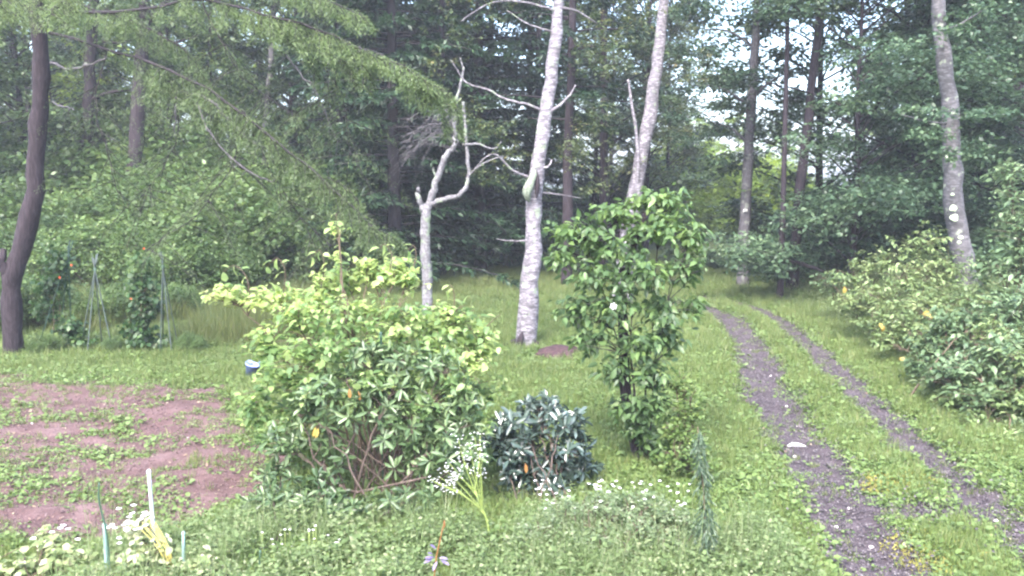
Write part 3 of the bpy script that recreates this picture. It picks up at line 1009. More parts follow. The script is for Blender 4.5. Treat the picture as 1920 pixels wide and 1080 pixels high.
bcl = [(820, 120, 17.2, 60, 30, .5), (870, 60, 17, 60, 30, .4), (930, 240, 17, 60, 30, .6), (960, 290, 17, 55, 28, .6), (880, 250, 17.2, 60, 24, .5),
       (1090, 110, 17.4, 70, 45, .5), (1120, 210, 17.5, 60, 45, .7), (1080, 290, 17.3, 60, 40, 1), (860, 210, 17.4, 70, 30, .9), (1110, 350, 17.5, 50, 24, .6), (900, 330, 17.3, 50, 20, .4), (1150, 120, 17.6, 60, 50, 1), (900, 0, 17, 120, 40, .8), (1150, 30, 17.8, 90, 50, .8), (950, 340, 17, 50, 20, .25),
       (1000, -150, 17.5, 220, 90, 2.5), (1080, -330, 18, 260, 120, 3), (1060, -550, 18.2, 200, 100, 2)]
birch = lone_tree('birch_tree', bp, .185, .07, M['birch'], 'big pale birch with peeling bark standing alone in the clearing',
                  birch_limbs, leaf_clumps(bcl, .07, M['lf_birch'], 60, tone=.5), 'birch trees', seed=3, jit=.07, sides=14)
# its lichen burl, dark wound at the foot and roots
g = Geo(); r = np.random.default_rng(4)
g.tube(resample([PT(992, 378, 16.72), PT(988, 360, 16.66), PT(996, 340, 16.7), PT(1003, 318, 16.74)], 8), [.03, .08, .09, .10, .09, .08, .06, .03], 11, .2, r)
rel(g.build('burl', barkmat('burl_lichen', (.09, .10, .085), (.17, .20, .155), (.26, .29, .24), (9, 9, 9), bump=1.0), smooth_=True), birch)
g = Geo(); g.tube(resample([PT(1006, 372, 16.72), PT(1008, 345, 16.7), PT(1006, 320, 16.72)], 6), [.01, .035, .045, .04, .03, .01], 7, .1, r)
rel(g.build('bark_wound', M['bark_dark'], smooth_=True), birch)
g = Geo(); g.tube(resample([G(975, 652) + [0, -.14, 0], PT(976, 636, 16.45), PT(980, 622, 16.5)], 6), [.05, .07, .07, .06, .04, .01], 8, .1, r)
rel(g.build('rot_hollow', M['bark_dark'], smooth_=True), birch)
for dx, dy in [(-.6, -.15), (.5, -.3), (.25, .4), (-.25, -.5)]:
    b0 = on_ground(bp[0]); g = Geo()
    e = on_ground(b0 + [dx, dy, 0])
    g.tube(resample([b0 + [0, 0, .14], (b0 + e) / 2 + [0, 0, .07], e - [0, 0, .05]], 6), [.07, .06, .05, .04, .03, .015], 6, .1, r)
    rel(g.build('root', M['bark_dark'], smooth_=True), birch)

# second, leaning birch with two stems
D2 = 25
bp2 = [G(1165, 575)] + [PT(*p) for p in [(1172, 480, D2), (1184, 400, D2), (1196, 330, D2), (1212, 250, D2), (1226, 170, D2), (1238, 80, D2), (1246, 0, D2), (1256, -110, D2), (1270, -300, D2)]]
b2cl = [(1140, 90, D2, 90, 50, 1), (1200, 30, D2, 80, 50, .8), (1290, 140, D2, 60, 30, .5), (1110, 250, D2, 70, 50, .9), (1250, 260, D2, 60, 40, .6), (1170, 310, D2, 60, 40, .7),
        (1220, -120, D2, 180, 80, 2), (1260, -300, D2, 200, 100, 2)]
lone_tree('birch_tree', bp2, .24, .12, M['birch'], 'pale birch leaning right behind the magnolia-like tree, with a thin side stem',
          [([PT(1186, 400, D2), PT(1196, 330, D2 - .2), PT(1194, 260, D2 - .2), PT(1184, 190, D2 - .2), PT(1178, 150, D2)], .07, .03),
           ],
          leaf_clumps(b2cl, .09, M['lf_birch'], 60, tone=.5), 'birch trees', seed=6, sides=12)

# right birch with lichen blotches
D3 = 18.5
b3 = [G(1818, 612)] + [PT(*p) for p in [(1815, 550, D3), (1805, 480, D3), (1794, 420, D3), (1787, 350, D3), (1783, 270, D3), (1778, 180, D3), (1766, 90, D3), (1758, 0, D3), (1750, -120, D3), (1745, -350, D3), (1750, -600, D3)]]
b3cl = [(1790, 215, 17.6, 120, 14, 1.2), (1720, 205, 17.8, 60, 10, .6), (1850, 210, 17.9, 70, 12, .6), (1740, 250, 17.5, 60, 22, .7), (1780, 290, 17.4, 40, 20, .4), (1840, 20, 18, 90, 28, 1), (1790, 60, 17.7, 80, 16, .7),
        (1700, 90, 18.2, 90, 20, .8), (1880, 90, 18.5, 70, 30, .7), (1760, -120, 18.5, 260, 80, 3), (1740, -330, 18.5, 260, 100, 3), (1750, -550, 18.5, 200, 90, 2)]
rb = lone_tree('birch_tree', b3, .235, .10, M['birch_low'], 'grey birch with round pale lichen blotches above the bushes right of the track',
          [([PT(1780, 232, D3), PT(1740, 228, D3 - .6), PT(1690, 215, D3 - .8)], .03, .01), ([PT(1782, 228, D3), PT(1830, 214, D3 - .4), PT(1890, 215, D3 - .6)], .03, .01),
           ([PT(1762, 60, D3), PT(1800, 45, D3 - .5), PT(1850, 15, D3 - .6)], .035, .01)],
          leaf_clumps(b3cl, .10, M['lf_blue'], 60, flat=.2, tone=.62), 'birch trees', seed=8, sides=14)
LICH = flatmat('lichen_pale', (.50, .58, .42), .9, var=.15, scale=12)
r = np.random.default_rng(11)
for px, py, rw in [(1779, 295, .07), (1789, 391, .085), (1791, 408, .095), (1803, 446, .06), (1800, 455, .05), (1787, 365, .04)]:
    c = PT(px, py, D3 - .235 * .88)
    g = Geo(); n = 12; th = np.linspace(0, 6.283, n, endpoint=False)
    rr = rw * (1 + r.normal(0, .13, n))
    Vv = [[c[0], c[1] - .035, c[2]]] + [[c[0] + rr[k] * math.cos(th[k]), c[1] + .02 + 1.4 * (rr[k] * math.cos(th[k])) ** 2, c[2] + rr[k] * .85 * math.sin(th[k])] for k in range(n)]
    g.add(Vv, [np.array([[0, 1 + (k + 1) % n, 1 + k] for k in range(n)])])
    rel(g.build('lichen', LICH, smooth_=True), rb)

# the crooked dead tree
DC = 20.5
cp = [G(799, 600)] + [PT(*p) for p in [(801, 560, DC), (800, 500, DC), (797, 440, DC), (799, 395, DC)]]
crooked = lone_tree('dead_tree', cp, .125, .115, M['lichen'], 'crooked pale dead tree that forks above a bare stem, with broken tips', [
    ([PT(799, 398, DC), PT(812, 360, DC), PT(826, 320, DC), PT(838, 290, DC), PT(853, 270, DC), (PT(852, 235, DC)), PT(856, 200, DC), PT(862, 165, DC), PT(870, 125, DC)], .10, .025),
    ([PT(797, 388, DC), PT(815, 380, DC), PT(845, 370, DC), PT(860, 368, DC), PT(874, 350, DC), PT(878, 330, DC), PT(877, 290, DC), PT(873, 240, DC), PT(867, 190, DC)], .075, .035),
    ([PT(799, 400, DC), PT(790, 385, DC), PT(783, 365, DC), PT(784, 352, DC)], .10, .04),
    ([PT(822, 335, DC), PT(815, 325, DC), PT(812, 315, DC)], .04, .02),
    ([PT(866, 150, DC), PT(868, 130, DC), PT(863, 108, DC)], .025, .012),
    ([PT(868, 272, DC), PT(895, 270, DC - .2), PT(915, 277, DC - .2), PT(930, 278, DC - .2), PT(940, 265, DC - .2)], .03, .012),
    ([PT(878, 330, DC), PT(895, 315, DC - .2), PT(920, 300, DC - .3), PT(945, 293, DC - .3)], .03, .012)],
    seed=12, sides=11, jit=.08, flare=1.25)
g = Geo(); r = np.random.default_rng(13)
for k in range(30):
    s0 = PT(855 + r.normal(0, 3), r.uniform(180, 290), DC)
    e = PT(r.uniform(735, 850), r.uniform(210, 320), DC + r.uniform(-1, 1))
    mid = (s0 + e) / 2 + [0, 0, r.uniform(.05, .25)]
    g.tube(resample([s0, mid, e], 5), np.linspace(.011, .004, 5), 3)
    for q in range(3):
        f = e + r.normal(0, .22, 3) + [0, 0, -.12]
        g.tube([mid * .4 + e * .6, f], [.005, .003], 3)
rel(g.build('twig', M['deadtwig']), crooked)['kind'] = 'stuff'

# pale thin trunk left of centre
DP = 34
lone_tree('pale_trunk_tree', [G(464, 505)] + [PT(*p) for p in [(468, 440, DP), (478, 380, DP), (492, 280, DP), (503, 180, DP), (511, 60, DP), (515, -80, DP), (520, -300, DP)]], .17, .08, M['birch_low'],
          'thin pale straight trunk left of the crooked dead tree, bare at its foot', (), leaf_clumps(
    [(470, 170, DP, 110, 60, 1), (560, 120, DP, 80, 60, 1), (520, 260, DP, 100, 50, 1), (430, 300, DP, 70, 40, .7), (540, 350, DP, 70, 30, .8), (590, 220, DP, 60, 60, .8), (520, 20, DP, 150, 70, 2), (520, -150, DP, 200, 90, 2)],
    .12, M['lf_bg'], 100, tone=.6), seed=14)

# dark trunks of the wood, each its own
DK = [  # px base, D, top px, radius, label
    (152, 30, 175, .24, 'dark forked trunk second from the left edge tree', 1),
    (243, 28, 272, .26, 'thick dark trunk forking high, right of the leaning dark tree', 1),
    (826, 29, 828, .16, 'dark thin trunk in the shade right of the crooked dead tree', 0),
    (1487, 24.5, 1540, .15, 'dark leaning trunk right of the straight grey trunk', 0),
    (1466, 23.8, 1478, .08, 'thin dark trunk close beside the dark leaning trunk', 0),
    (1850, 30, 1835, .24, 'dark trunk directly right of the lichen-spotted birch', 0),
    (1905, 33, 1915, .22, 'dark trunk at the far right edge of the wood', 0),
    (1710, 31, 1700, .15, 'slim dark trunk left of the lichen-spotted birch', 0),
    (1885, 27, 1870, .10, 'thin dark stem between the two dark trunks at far right', 0),
    (912, 33, 922, .15, 'slim brown trunk in the shade left of the big birch', 0),
    (388, 33, 395, .10, 'thin dark trunk behind the drooping larch boughs', 0)]
for k, (px, D, tx, r0, lab, fork) in enumerate(DK):
    b = np.array([PX(px, D), D, float(gz_base(PX(px, D), D))])
    pts = [b] + [PT(px + (tx - px) * f, 480 - 480 * f, D) for f in (.2, .5, .8, 1, 1.5, 2.2)]
    limbs = []
    if fork:
        limbs = [([PT(px + (tx - px) * .8, 110, D), PT(tx - 2, 60, D), PT(tx + 32, 10, D), PT(tx + 75, -40, D)], .14, .06),
                 ([PT(px + 10, 190, D), PT(px + 70, 170, D - .4), PT(px + 120, 176, D - .5)], .07, .02),
                 ([PT(tx - 5, 75, D), PT(tx + 50, 80, D), PT(tx + 95, 68, D)], .06, .02)]
    rr = np.random.default_rng(300 + k)
    cl = [(tx + rr.uniform(-130, 130), rr.uniform(-420, 60), D + rr.uniform(-1.5, 1.5), 110, 45, 1) for q in range(12)]
    lone_tree('dark_trunk_tree', pts, r0, r0 * .45, M['bark_dark'], lab, limbs, leaf_clumps(cl, .14, M['lf_bg'], 60, tone=.45), 'dark trunks of the wood', seed=30 + k)

# straight grey trunk at the end of the track
DG = 27
gt = lone_tree('grey_trunk_tree', [G(1392, 540)] + [PT(*p) for p in [(1394, 480, DG), (1399, 380, DG), (1405, 260, DG), (1413, 120, DG), (1419, 20, DG), (1425, -100, DG), (1430, -300, DG)]], .19, .09, M['bark_grey'],
          'straight slim grey trunk with a small white mark at the end of the track', [
    ([PT(1404, 270, DG), PT(1370, 240, DG), PT(1330, 228, DG)], .05, .015), ([PT(1410, 180, DG), PT(1450, 150, DG), PT(1490, 130, DG)], .05, .015),
    ([PT(1409, 200, DG), PT(1350, 165, DG), PT(1290, 160, DG)], .05, .015), ([PT(1416, 90, DG), PT(1370, 60, DG), PT(1320, 55, DG)], .05, .015)],
    leaf_clumps([(1340, 30, DG, 90, 16, .8), (1330, 165, DG, 90, 12, .7), (1300, 215, DG, 80, 18, .8), (1350, 250, DG, 80, 16, .7), (1460, 60, DG, 50, 12, .4), (1480, 140, DG, 70, 12, .6), (1450, 215, DG, 60, 18, .6),
                 (1280, 90, DG, 50, 22, .5), (1500, 190, DG, 60, 20, .8), (1420, 290, DG, 70, 20, .6), (1340, 300, DG, 70, 16, .5), (1330, 100, DG, 60, 10, .4), (1370, 200, DG, 70, 12, .6), (1440, 30, DG, 60, 10, .4), (1460, 100, DG, 40, 9, .3), (1290, 260, DG, 70, 20, .8), (1300, 10, DG, 70, 18, .7), (1400, -80, DG, 180, 60, 2), (1400, -260, DG, 200, 80, 2)], .12, M['lf_blue'], 75, tone=.3), seed=50, flare=1.15)
g = Geo(); c = PT(1397, 395, DG - .17); w_ = .05
g.tube([c + [-.05, -.01, .0], c + [.06, -.01, .0]], [.05, .05], 8)
rel(g.build('white_mark', M['flower_white']), gt)

# trees with layered cool-green branches right of the track
for k, (px, D, s, lab) in enumerate([(1600, 23.5, .9, 'tree with flat layered leafy branches just right of the track opening'),
                                     (1530, 29, .95, 'layered broad-leaved tree behind the dark leaning trunk'),
                                     (1700, 25, .95, 'layered broad-leaved tree left of the lichen-spotted birch'),
                                     (1840, 26, .9, 'layered broad-leaved tree right of the lichen-spotted birch'),
                                     (1960, 23, .9, 'layered broad-leaved tree half out of the frame at the right edge')]):
    wood_tree(TIER[k % 3] if k % 2 == 0 else BROAD[k % 4], px, D, lab, 'layered trees right of the track', s, 'layered_tree', rz=k * 1.3)
# trees left
for k, (px, D, s) in enumerate([(205, 43, .75), (330, 46, .8), (440, 44, .8), (110, 47, .8)]):
    wood_tree(BRIGHT[k % 2], px, D, where('bright tree glimpsed high up', px), 'bright trees beyond the dark wood', s, 'bright_tree')
for k, (px, D, s, lab) in enumerate([(60, 31, .9, 'leafy tree behind the leaning dark tree at the left edge'),
                                     (330, 33, .85, 'leafy tree behind the drooping larch boughs'),
                                     (560, 36, .95, 'leafy tree left of the layered spruces'),
                                     (-90, 27, .9, 'leafy tree whose branches enter at the left edge')]):
    wood_tree(BROAD[k % 4], px, D, lab, 'leafy trees behind the bean plot', s)
for k, (px, D, s, lab) in enumerate([(1210, 40, .85, 'airy leafy tree behind the leaning birch'),
                                     (1110, 44, .9, 'airy leafy tree seen between the two birches')]):
    wood_tree(HIGH[k % 3], px, D, lab, 'airy trees between the birches', s)
for k, (px, D, s) in enumerate([(1300, 66, .62), (1380, 72, .66), (1240, 60, .5), (1460, 70, .6)]):
    wood_tree(BRIGHT[k % 2], px, D, where('far yellow-green bush', px), 'bright bushes beyond the track opening', s, 'bright_tree')

for k, (px, D, s) in enumerate([(1225, 46, 1.7), (1262, 50, 2.0), (1300, 47, 1.7), (1335, 52, 2.1), (1372, 48, 1.8), (1410, 52, 2.3), (1448, 47, 2.0), (1280, 58, 3.0), (1350, 60, 2.4), (1425, 60, 2.4)]):
    place(BUSHL[k % 2], SF, 'bush', PX(px, D), D, where('light green bush', px), 'bush', 'light bushes closing the track opening', k * 1.1, s)
for k, (px, D, s) in enumerate([(1250, 46, .8)]):
    wood_tree(HIGH[k % 3], px, D, where('airy tall tree against the sky', px), 'airy trees against the sky', s)

# ------------------------------------------------------------------ undergrowth in front of the wood
rng = np.random.default_rng(8)
lab_l = 'leafy bush in the undergrowth between the bean plot and the dark trunks'
for px in np.arange(-160, 760, 62):
    for D, s in ((23.5, 1.1), (26.5, 1.75), (31, 2.4)):
        if px > 420 and D < 30: continue
        if px > 620: continue
        q = px + rng.uniform(-25, 25); DD = D + rng.uniform(-1, 1)
        s_ = s * rng.uniform(.8, 1.15) * (.75 if px > 420 else 1)
        place(pick(BUSH), SF, 'bush', PX(q, DD), DD, where({23.5: 'low front bush', 26.5: 'middle-row bush', 31: 'tall back-row bush'}[D], q), 'bush', 'undergrowth bushes left of the crooked tree', rng.uniform(0, 6.28), s_)
for px in np.arange(660, 1360, 75):
    D = rng.uniform(29, 36)
    place(pick(BUSHB), SF, 'bush', PX(px, D), D, where('low dark bush in shade', px), 'bush', 'shaded bushes in the middle', rng.uniform(0, 6.28), rng.uniform(.35, .6))
for px in np.arange(640, 1600, 60):
    D = rng.uniform(44, 58)
    q = px + rng.uniform(-20, 20)
    if 1250 < q < 1440: D = 75
    place(pick(BUSH), SF, 'bush', PX(q, D), D, where('tall bush far back', q), 'bush', 'far bushes', rng.uniform(0, 6.28), rng.uniform(1.2, 2.0))
for px, D, s in [(1440, 30, .7), (1480, 27.5, .75), (1530, 27, .9), (1580, 26, 1.1), (1650, 24.5, 1.15), (1720, 24, 1.2), (1790, 23, 1.25), (1860, 23, 1.3), (1930, 22, 1.3), (1990, 21, 1.2), (1560, 30, 1.6), (1700, 30, 2.0), (1850, 29, 2.2), (1960, 28, 2.2), (2060, 25, 2), (1440, 34, 1.1)]:
    place(pick(BUSHB), SF, 'bush', PX(px, D), D, where('dark blue-green bush', px), 'bush', 'dark bushes on the bank', rng.uniform(0, 6.28), s)


# ------------------------------------------------------------------ larch with drooping boughs (left edge)
DL = 15.6
lp = [G(28, 664)] + [PT(*p) for p in [(22, 590, DL), (24, 520, DL), (45, 450, DL), (62, 380, DL), (68, 300, DL), (75, 200, DL), (78, 120, DL), (70, 40, DL), (68, -60, DL), (72, -300, DL), (78, -600, DL)]]
larch = lone_tree('larch_tree', lp, .165, .115, M['bark_dark'], 'dark purplish larch trunk that leans and bends at the left edge, with long drooping boughs', [
    ([PT(30, 520, DL), PT(8, 505, DL - .1), PT(6, 470, DL - .1)], .12, .05), ([PT(24, 515, DL), PT(0, 498, DL), PT(-30, 490, DL)], .04, .02)],
    seed=60, sides=14, jit=.08, flare=1.15)


def bough(spine, r0, nsub, sub_len, seed, thing, tone=.5, dens=1.0, hang=.30, w=.011, L=.042, wdroop=.8, lo=.1, bark=None, taper=True, fan=0.0):
    """a long bough: woody spine, drooping side twigs, needles as one part"""
    r = np.random.default_rng(seed)
    nsub = int(nsub * (.45 if fan else 1.15)); r0 = r0 * .6; sub_len = sub_len * .85
    n = 24
    c = resample(spine, n); c[1:] += np.cumsum(r.normal(0, .022, (n - 1, 3)), 0)
    g = Geo(); g.tube(c, np.linspace(r0, .006, n), 6, .08, r)
    s = np.linspace(0, 1, n)
    d0 = unit(c[-1] - c[0])
    Fg = Geo()
    tw = []
    for k in range(nsub):
        u = lo + (1 - lo) * r.random() ** .85
        b = np.array([np.interp(u, s, c[:, q]) for q in range(3)])
        side = unit(np.cross(d0, [0, 0, 1])) * (1 if r.random() < .5 else -1)
        Lt = sub_len * r.uniform(.35, 1.1) * (1 - .55 * u if taper else 1)
        d = unit(d0 * r.uniform(.3, 1.0) + side * r.uniform(.2, 1) + np.array([0, 0, -hang * r.uniform(.4, 1.3)]))
        if fan:
            az = r.uniform(0, 6.283); d = unit(np.array([math.cos(az), math.sin(az) * .5, -fan * r.uniform(.2, 1.1)]))
        q = 6; t = np.linspace(0, 1, q)
        pts = b + d * (t * Lt)[:, None]; pts[:, 2] -= wdroop * .35 * Lt * t ** 2
        tw.append(pts)
        g.tube(pts, np.linspace(.008, .003, q), 3)
        for _ in range(int(4 + Lt * 7)):       # side sprays off each twig
            i = int(r.integers(1, q)); b2 = pts[i]; sd = unit(np.cross(d, [0, 0, 1])) * (1 if r.random() < .5 else -1)
            l2 = Lt * r.uniform(.15, .42)
            d2 = unit(d * .9 + sd * r.uniform(.4, 1.1) + [0, 0, -r.uniform(.0, .9)])
            t2 = np.linspace(0, 1, 4); p2 = b2 + d2 * (t2 * l2)[:, None]; p2[:, 2] -= .25 * l2 * t2 ** 2
            tw.append(p2)
    # needles
    P, A, N, T = [], [], [], []
    for pts in tw:
        Lt = np.linalg.norm(pts[-1] - pts[0])
        m = max(4, int(Lt * (42 if fan else 90) * dens))
        t = r.random(m) * (len(pts) - 1); i = np.clip(t.astype(int), 0, len(pts) - 2); f = (t - i)[:, None]
        p = pts[i] * (1 - f) + pts[i + 1] * f
        td = unit(pts[i + 1] - pts[i])
        a = td * .5 + r.normal(0, .7, (m, 3)); a[:, 2] -= .35
        p = p + a * .015 + r.normal(0, .018, (m, 3))
        P.append(p); A.append(a); nn = r.normal(0, .5, (m, 3)); nn[:, 2] += 1; N.append(nn)
        T.append(np.clip(tone + r.normal(0, .12) + r.normal(0, .15, m), 0, 1))
    P, A, N, T = map(np.concatenate, (P, A, N, T))
    LL = L * r.uniform(.7, 1.3, len(P))
    add_leaves(Fg, P, A, N, LL, w + .0 * LL, T_DIA, T)
    bo = rel(g.build('bough', bark or M['bark_brown'], smooth_=True), thing)
    fo = Fg.build('needles', M['needle'], bo)
    return bo


bough([PT(95, 62, DL), PT(200, 95, 15), PT(300, 135, 14.4), PT(420, 190, 13.8), PT(520, 270, 13.3), PT(620, 350, 13), PT(690, 420, 12.8), PT(735, 455, 12.7)], .05, 120, 1.15, 61, larch, .5, 1.1)
bough([PT(80, 20, DL), PT(220, 20, 14.8), PT(380, 5, 14), PT(520, 40, 13.2), PT(640, 85, 12.8), PT(740, 130, 12.5), PT(825, 180, 12.3)], .05, 130, 1.0, 62, larch, .62, 1.15)
bough([PT(72, -20, DL), PT(160, 20, 15.2), PT(260, 60, 15), PT(330, 110, 14.8), PT(360, 180, 14.6)], .04, 60, .8, 63, larch, .5, .9)
bough([PT(60, -40, DL), PT(10, -10, 14.5), PT(-30, 30, 13.5), PT(-60, 90, 12.8)], .04, 70, .9, 64, larch, .75, 1.2)
bough([PT(75, -90, DL), PT(110, -50, 14.2), PT(120, -10, 13.4), PT(100, 40, 12.8)], .035, 60, .7, 65, larch, .7, 1.2, lo=.2)
bough([PT(78, -160, DL), PT(250, -140, 14.5), PT(420, -90, 13.6), PT(560, -30, 13), PT(680, 20, 12.6)], .05, 130, .9, 66, larch, .6, 1.0)
bough([PT(420, 190, 13.8), PT(440, 260, 13.9), PT(410, 330, 14), PT(350, 400, 14.1), (PT(270, 450, 14.2))], .025, 90, 1.3, 67, larch, .45, .9, fan=.7, taper=False)
bough([PT(560, 310, 13.2), PT(620, 360, 13), PT(680, 410, 12.9), PT(720, 470, 12.8)], .02, 60, 1.0, 68, larch, .42, 1.0, fan=.8)
bough([PT(300, 135, 14.4), PT(330, 230, 14.5), PT(310, 320, 14.6), PT(270, 380, 14.7)], .02, 60, 1.3, 69, larch, .4, .8, fan=.6, taper=False)
bough([PT(520, 40, 13.2), PT(600, 120, 13.2), PT(640, 200, 13.2), PT(655, 290, 13.2)], .02, 60, 1.3, 70, larch, .45, .8, fan=.6, taper=False)
bough([PT(200, 95, 15), PT(180, 190, 14.8), PT(200, 290, 14.7), PT(230, 360, 14.7)], .018, 50, 1.4, 71, larch, .42, .8, fan=.6, taper=False)
bough([PT(470, 230, 13.6), PT(520, 330, 13.6), PT(560, 400, 13.6), PT(640, 470, 13.5)], .018, 60, 1.2, 72, larch, .42, .9, fan=.7, taper=False)
bough([PT(380, 5, 14), PT(430, 90, 13.9), PT(470, 150, 13.8), PT(560, 210, 13.7)], .02, 60, 1.2, 73, larch, .5, .9, fan=.6, taper=False)
for k in range(5):
    a = k * 1.25 + .3
    c0 = np.array(PT(76, -300 - 60 * k, DL))
    bough([c0, c0 + [1.4 * math.cos(a), 1.4 * math.sin(a), .1], c0 + [2.8 * math.cos(a), 2.8 * math.sin(a), -.5]], .04, 30, .8, 80 + k, larch, .5, .5, L=.09, w=.022)
# short ragged side boughs that hang off the two long ones
rr_ = np.random.default_rng(95)
for sp_pts in ([(200, 95, 15), (300, 135, 14.4), (420, 190, 13.8), (520, 270, 13.3), (620, 350, 13), (690, 420, 12.8)],
               [(380, 5, 14), (520, 40, 13.2), (640, 85, 12.8), (740, 130, 12.5), (800, 165, 12.4)]):
    cc = resample([PT(*p) for p in sp_pts], 30)
    for k in range(9):
        a_ = cc[int(3 + 26 * (k + rr_.random()) / 9)]
        ln = rr_.uniform(.5, 1.25)
        e_ = a_ + np.array([ln * rr_.uniform(.0, .8), rr_.uniform(-.4, .4), -ln * rr_.uniform(.45, .95)])
        m_ = (a_ + e_) / 2 + [.12 * ln, 0, .08 * ln]
        bough([a_, m_, e_], .012, 20, .42, 200 + k + int(a_[0] * 10), larch, .4 + .25 * rr_.random(), 1.0, lo=.05)
# bare grey dead limbs hanging among the boughs
for pts, a, b in [([(366, 176, 14), (395, 188, 13.9), (410, 205, 13.9), (440, 235, 13.9), (470, 262, 13.8), (510, 283, 13.7), (560, 310, 13.6), (600, 332, 13.6)], .026, .012),
                  ([(370, 192, 14), (385, 235, 14), (410, 272, 14), (445, 305, 13.9), (480, 330, 13.8), (508, 341, 13.8)], .022, .010),
                  ([(538, 105, 13.5), (556, 130, 13.5), (590, 165, 13.5), (615, 230, 13.5), (640, 280, 13.5)], .018, .006),
                  ([(508, 341, 13.8), (530, 330, 13.7), (545, 300, 13.7)], .012, .006),
                  ([(330, 180, 14.2), (330, 215, 14.2), (328, 250, 14.2)], .014, .006),
                  ([(95, 118, 15.5), (130, 128, 15.3), (165, 122, 15), (200, 108, 14.9)], .03, .014),
                  ([(95, 190, 15.5), (120, 200, 15.4), (140, 206, 15.2)], .022, .01),
                  ([(480, 260, 13.8), (495, 290, 13.8), (492, 310, 13.8)], .016, .008),
                  ([(640, 80, 13), (680, 90, 12.9), (720, 104, 12.8)], .014, .006)]:
    g = Geo(); r = np.random.default_rng(int(pts[0][0]) + 7)
    q = resample([PT(*p) for p in pts], 14); q[1:-1] += r.normal(0, .012, (12, 3))
    g.tube(q, np.linspace(a, b, 14), 6, .12, r)
    for k in range(7):
        i = int(r.integers(3, 13)); e = q[i] + r.normal(0, .13, 3) + [0, 0, -.16]
        g.tube([q[i], (q[i] + e) / 2 + r.normal(0, .02, 3), e], [.006, .004, .003], 3)
    rel(g.build('dead_branch', M['deadtwig'], smooth_=True), larch)

# ------------------------------------------------------------------ foreground shrubs
def shrub(name, base_px, stems_top, clumps, leafL, W, tmpl, mat, label, cat='shrub', group=None, seed=1, tone=.45, per=8, ntips=40, nstem=9, stem_mat=None,
          cap=300, whorl=False, stem_r=.014, spreadb=.12, flat_up=.35, droop=.15, tlen=3.0, conn=180, upn=1.0, shell=.35, base=None, seg=8):
    """clumps: (px, py, D, rx_px, ry_px[, weight[, tone]])"""
    r = np.random.default_rng(seed)
    b = on_ground(G(*base_px)) if base is None else on_ground(base)
    t = empty(name, b, label, cat, group)
    cs = []
    for c in clumps:
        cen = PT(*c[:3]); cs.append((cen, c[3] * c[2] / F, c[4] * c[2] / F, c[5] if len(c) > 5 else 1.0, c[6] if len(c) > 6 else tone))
    # stems
    skel = []
    for k in range(nstem):
        c = cs[k % len(cs)][0] if stems_top is None else PT(*stems_top[k % len(stems_top)])
        a = b + [r.normal(0, spreadb), r.normal(0, spreadb), -.05]
        mid = a * .5 + c * .5 + np.array([r.normal(0, .06), r.normal(0, .06), .12 * (c[2] - b[2])])
        q = resample([a, mid, c], 12)
        q[1:-1] += r.normal(0, .015, (10, 3))
        g = Geo(); g.tube(q, np.linspace(stem_r * r.uniform(.8, 1.3), stem_r * .35, 12), 6, .1, r)
        rel(g.build('stem', stem_mat or M['twig'], smooth_=True), t)
        skel.append(q)
    skel = np.vstack(skel)
    Ps, As, Ns, Ls, Ws, Ts = [], [], [], [], [], []
    g = Geo(); alltips = []
    for cen, rx, rz_, wgt, tn in cs:
        n = max(3, int(ntips * wgt))
        tips, d = ell_points(r, cen, np.array([rx, rx * .9, rz_]), n, shell)
        gzv = gz(tips[:, 0], tips[:, 1])
        tips[:, 2] = np.maximum(tips[:, 2], gzv + .04)
        alltips.append(tips)
        d = unit(d * [1, 1, flat_up] + [0, 0, .12] + r.normal(0, .25, d.shape))
        if whorl:
            kk = per; th = r.uniform(0, 6.283, (n, 1)) + np.arange(kk)[None] * 2.4
            up = unit(d * .6 + [0, 0, .6] + r.normal(0, .35, d.shape))
            e1 = unit(np.cross(up, [1, .2, .1])); e2 = np.cross(up, e1)
            rad = e1[:, None] * np.cos(th)[..., None] + e2[:, None] * np.sin(th)[..., None]
            el = r.uniform(-.55, 1.0, (n, kk, 1))
            A = unit(rad + up[:, None] * el)
            A = unit(A + r.normal(0, .22, A.shape)); N = up[:, None] - A * el * .5 + r.normal(0, .3, (n, kk, 3))
            P = tips[:, None] + rad * .008 + r.normal(0, .006, (n, kk, 3))
            L = leafL * r.uniform(.65, 1.15, (n, kk))
            T = np.clip(tn + r.normal(0, .12, (n, kk)) + r.normal(0, .14, (n, 1)), 0, 1)
            P, A, N, L, T = P.reshape(-1, 3), A.reshape(-1, 3), N.reshape(-1, 3), L.ravel(), T.ravel(); Wd = L * W / leafL
        else:
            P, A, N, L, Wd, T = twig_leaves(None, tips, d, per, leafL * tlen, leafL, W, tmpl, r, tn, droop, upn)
        Ps.append(P); As.append(A); Ns.append(N); Ls.append(L); Ws.append(Wd); Ts.append(T)
    at = np.vstack(alltips); r.shuffle(at)
    connect(g, skel, at, r, .006, .0022, 4, maxn=conn)
    o = rel(g.build('twig', stem_mat or M['twig']), t); o['kind'] = 'stuff'
    P, A, N, L, Wd, T = map(np.concatenate, (Ps, As, Ns, Ls, Ws, Ts))
    split_leaves(t, 'leaf', P, A, N, L, Wd, T, tmpl, mat, cap)
    return t


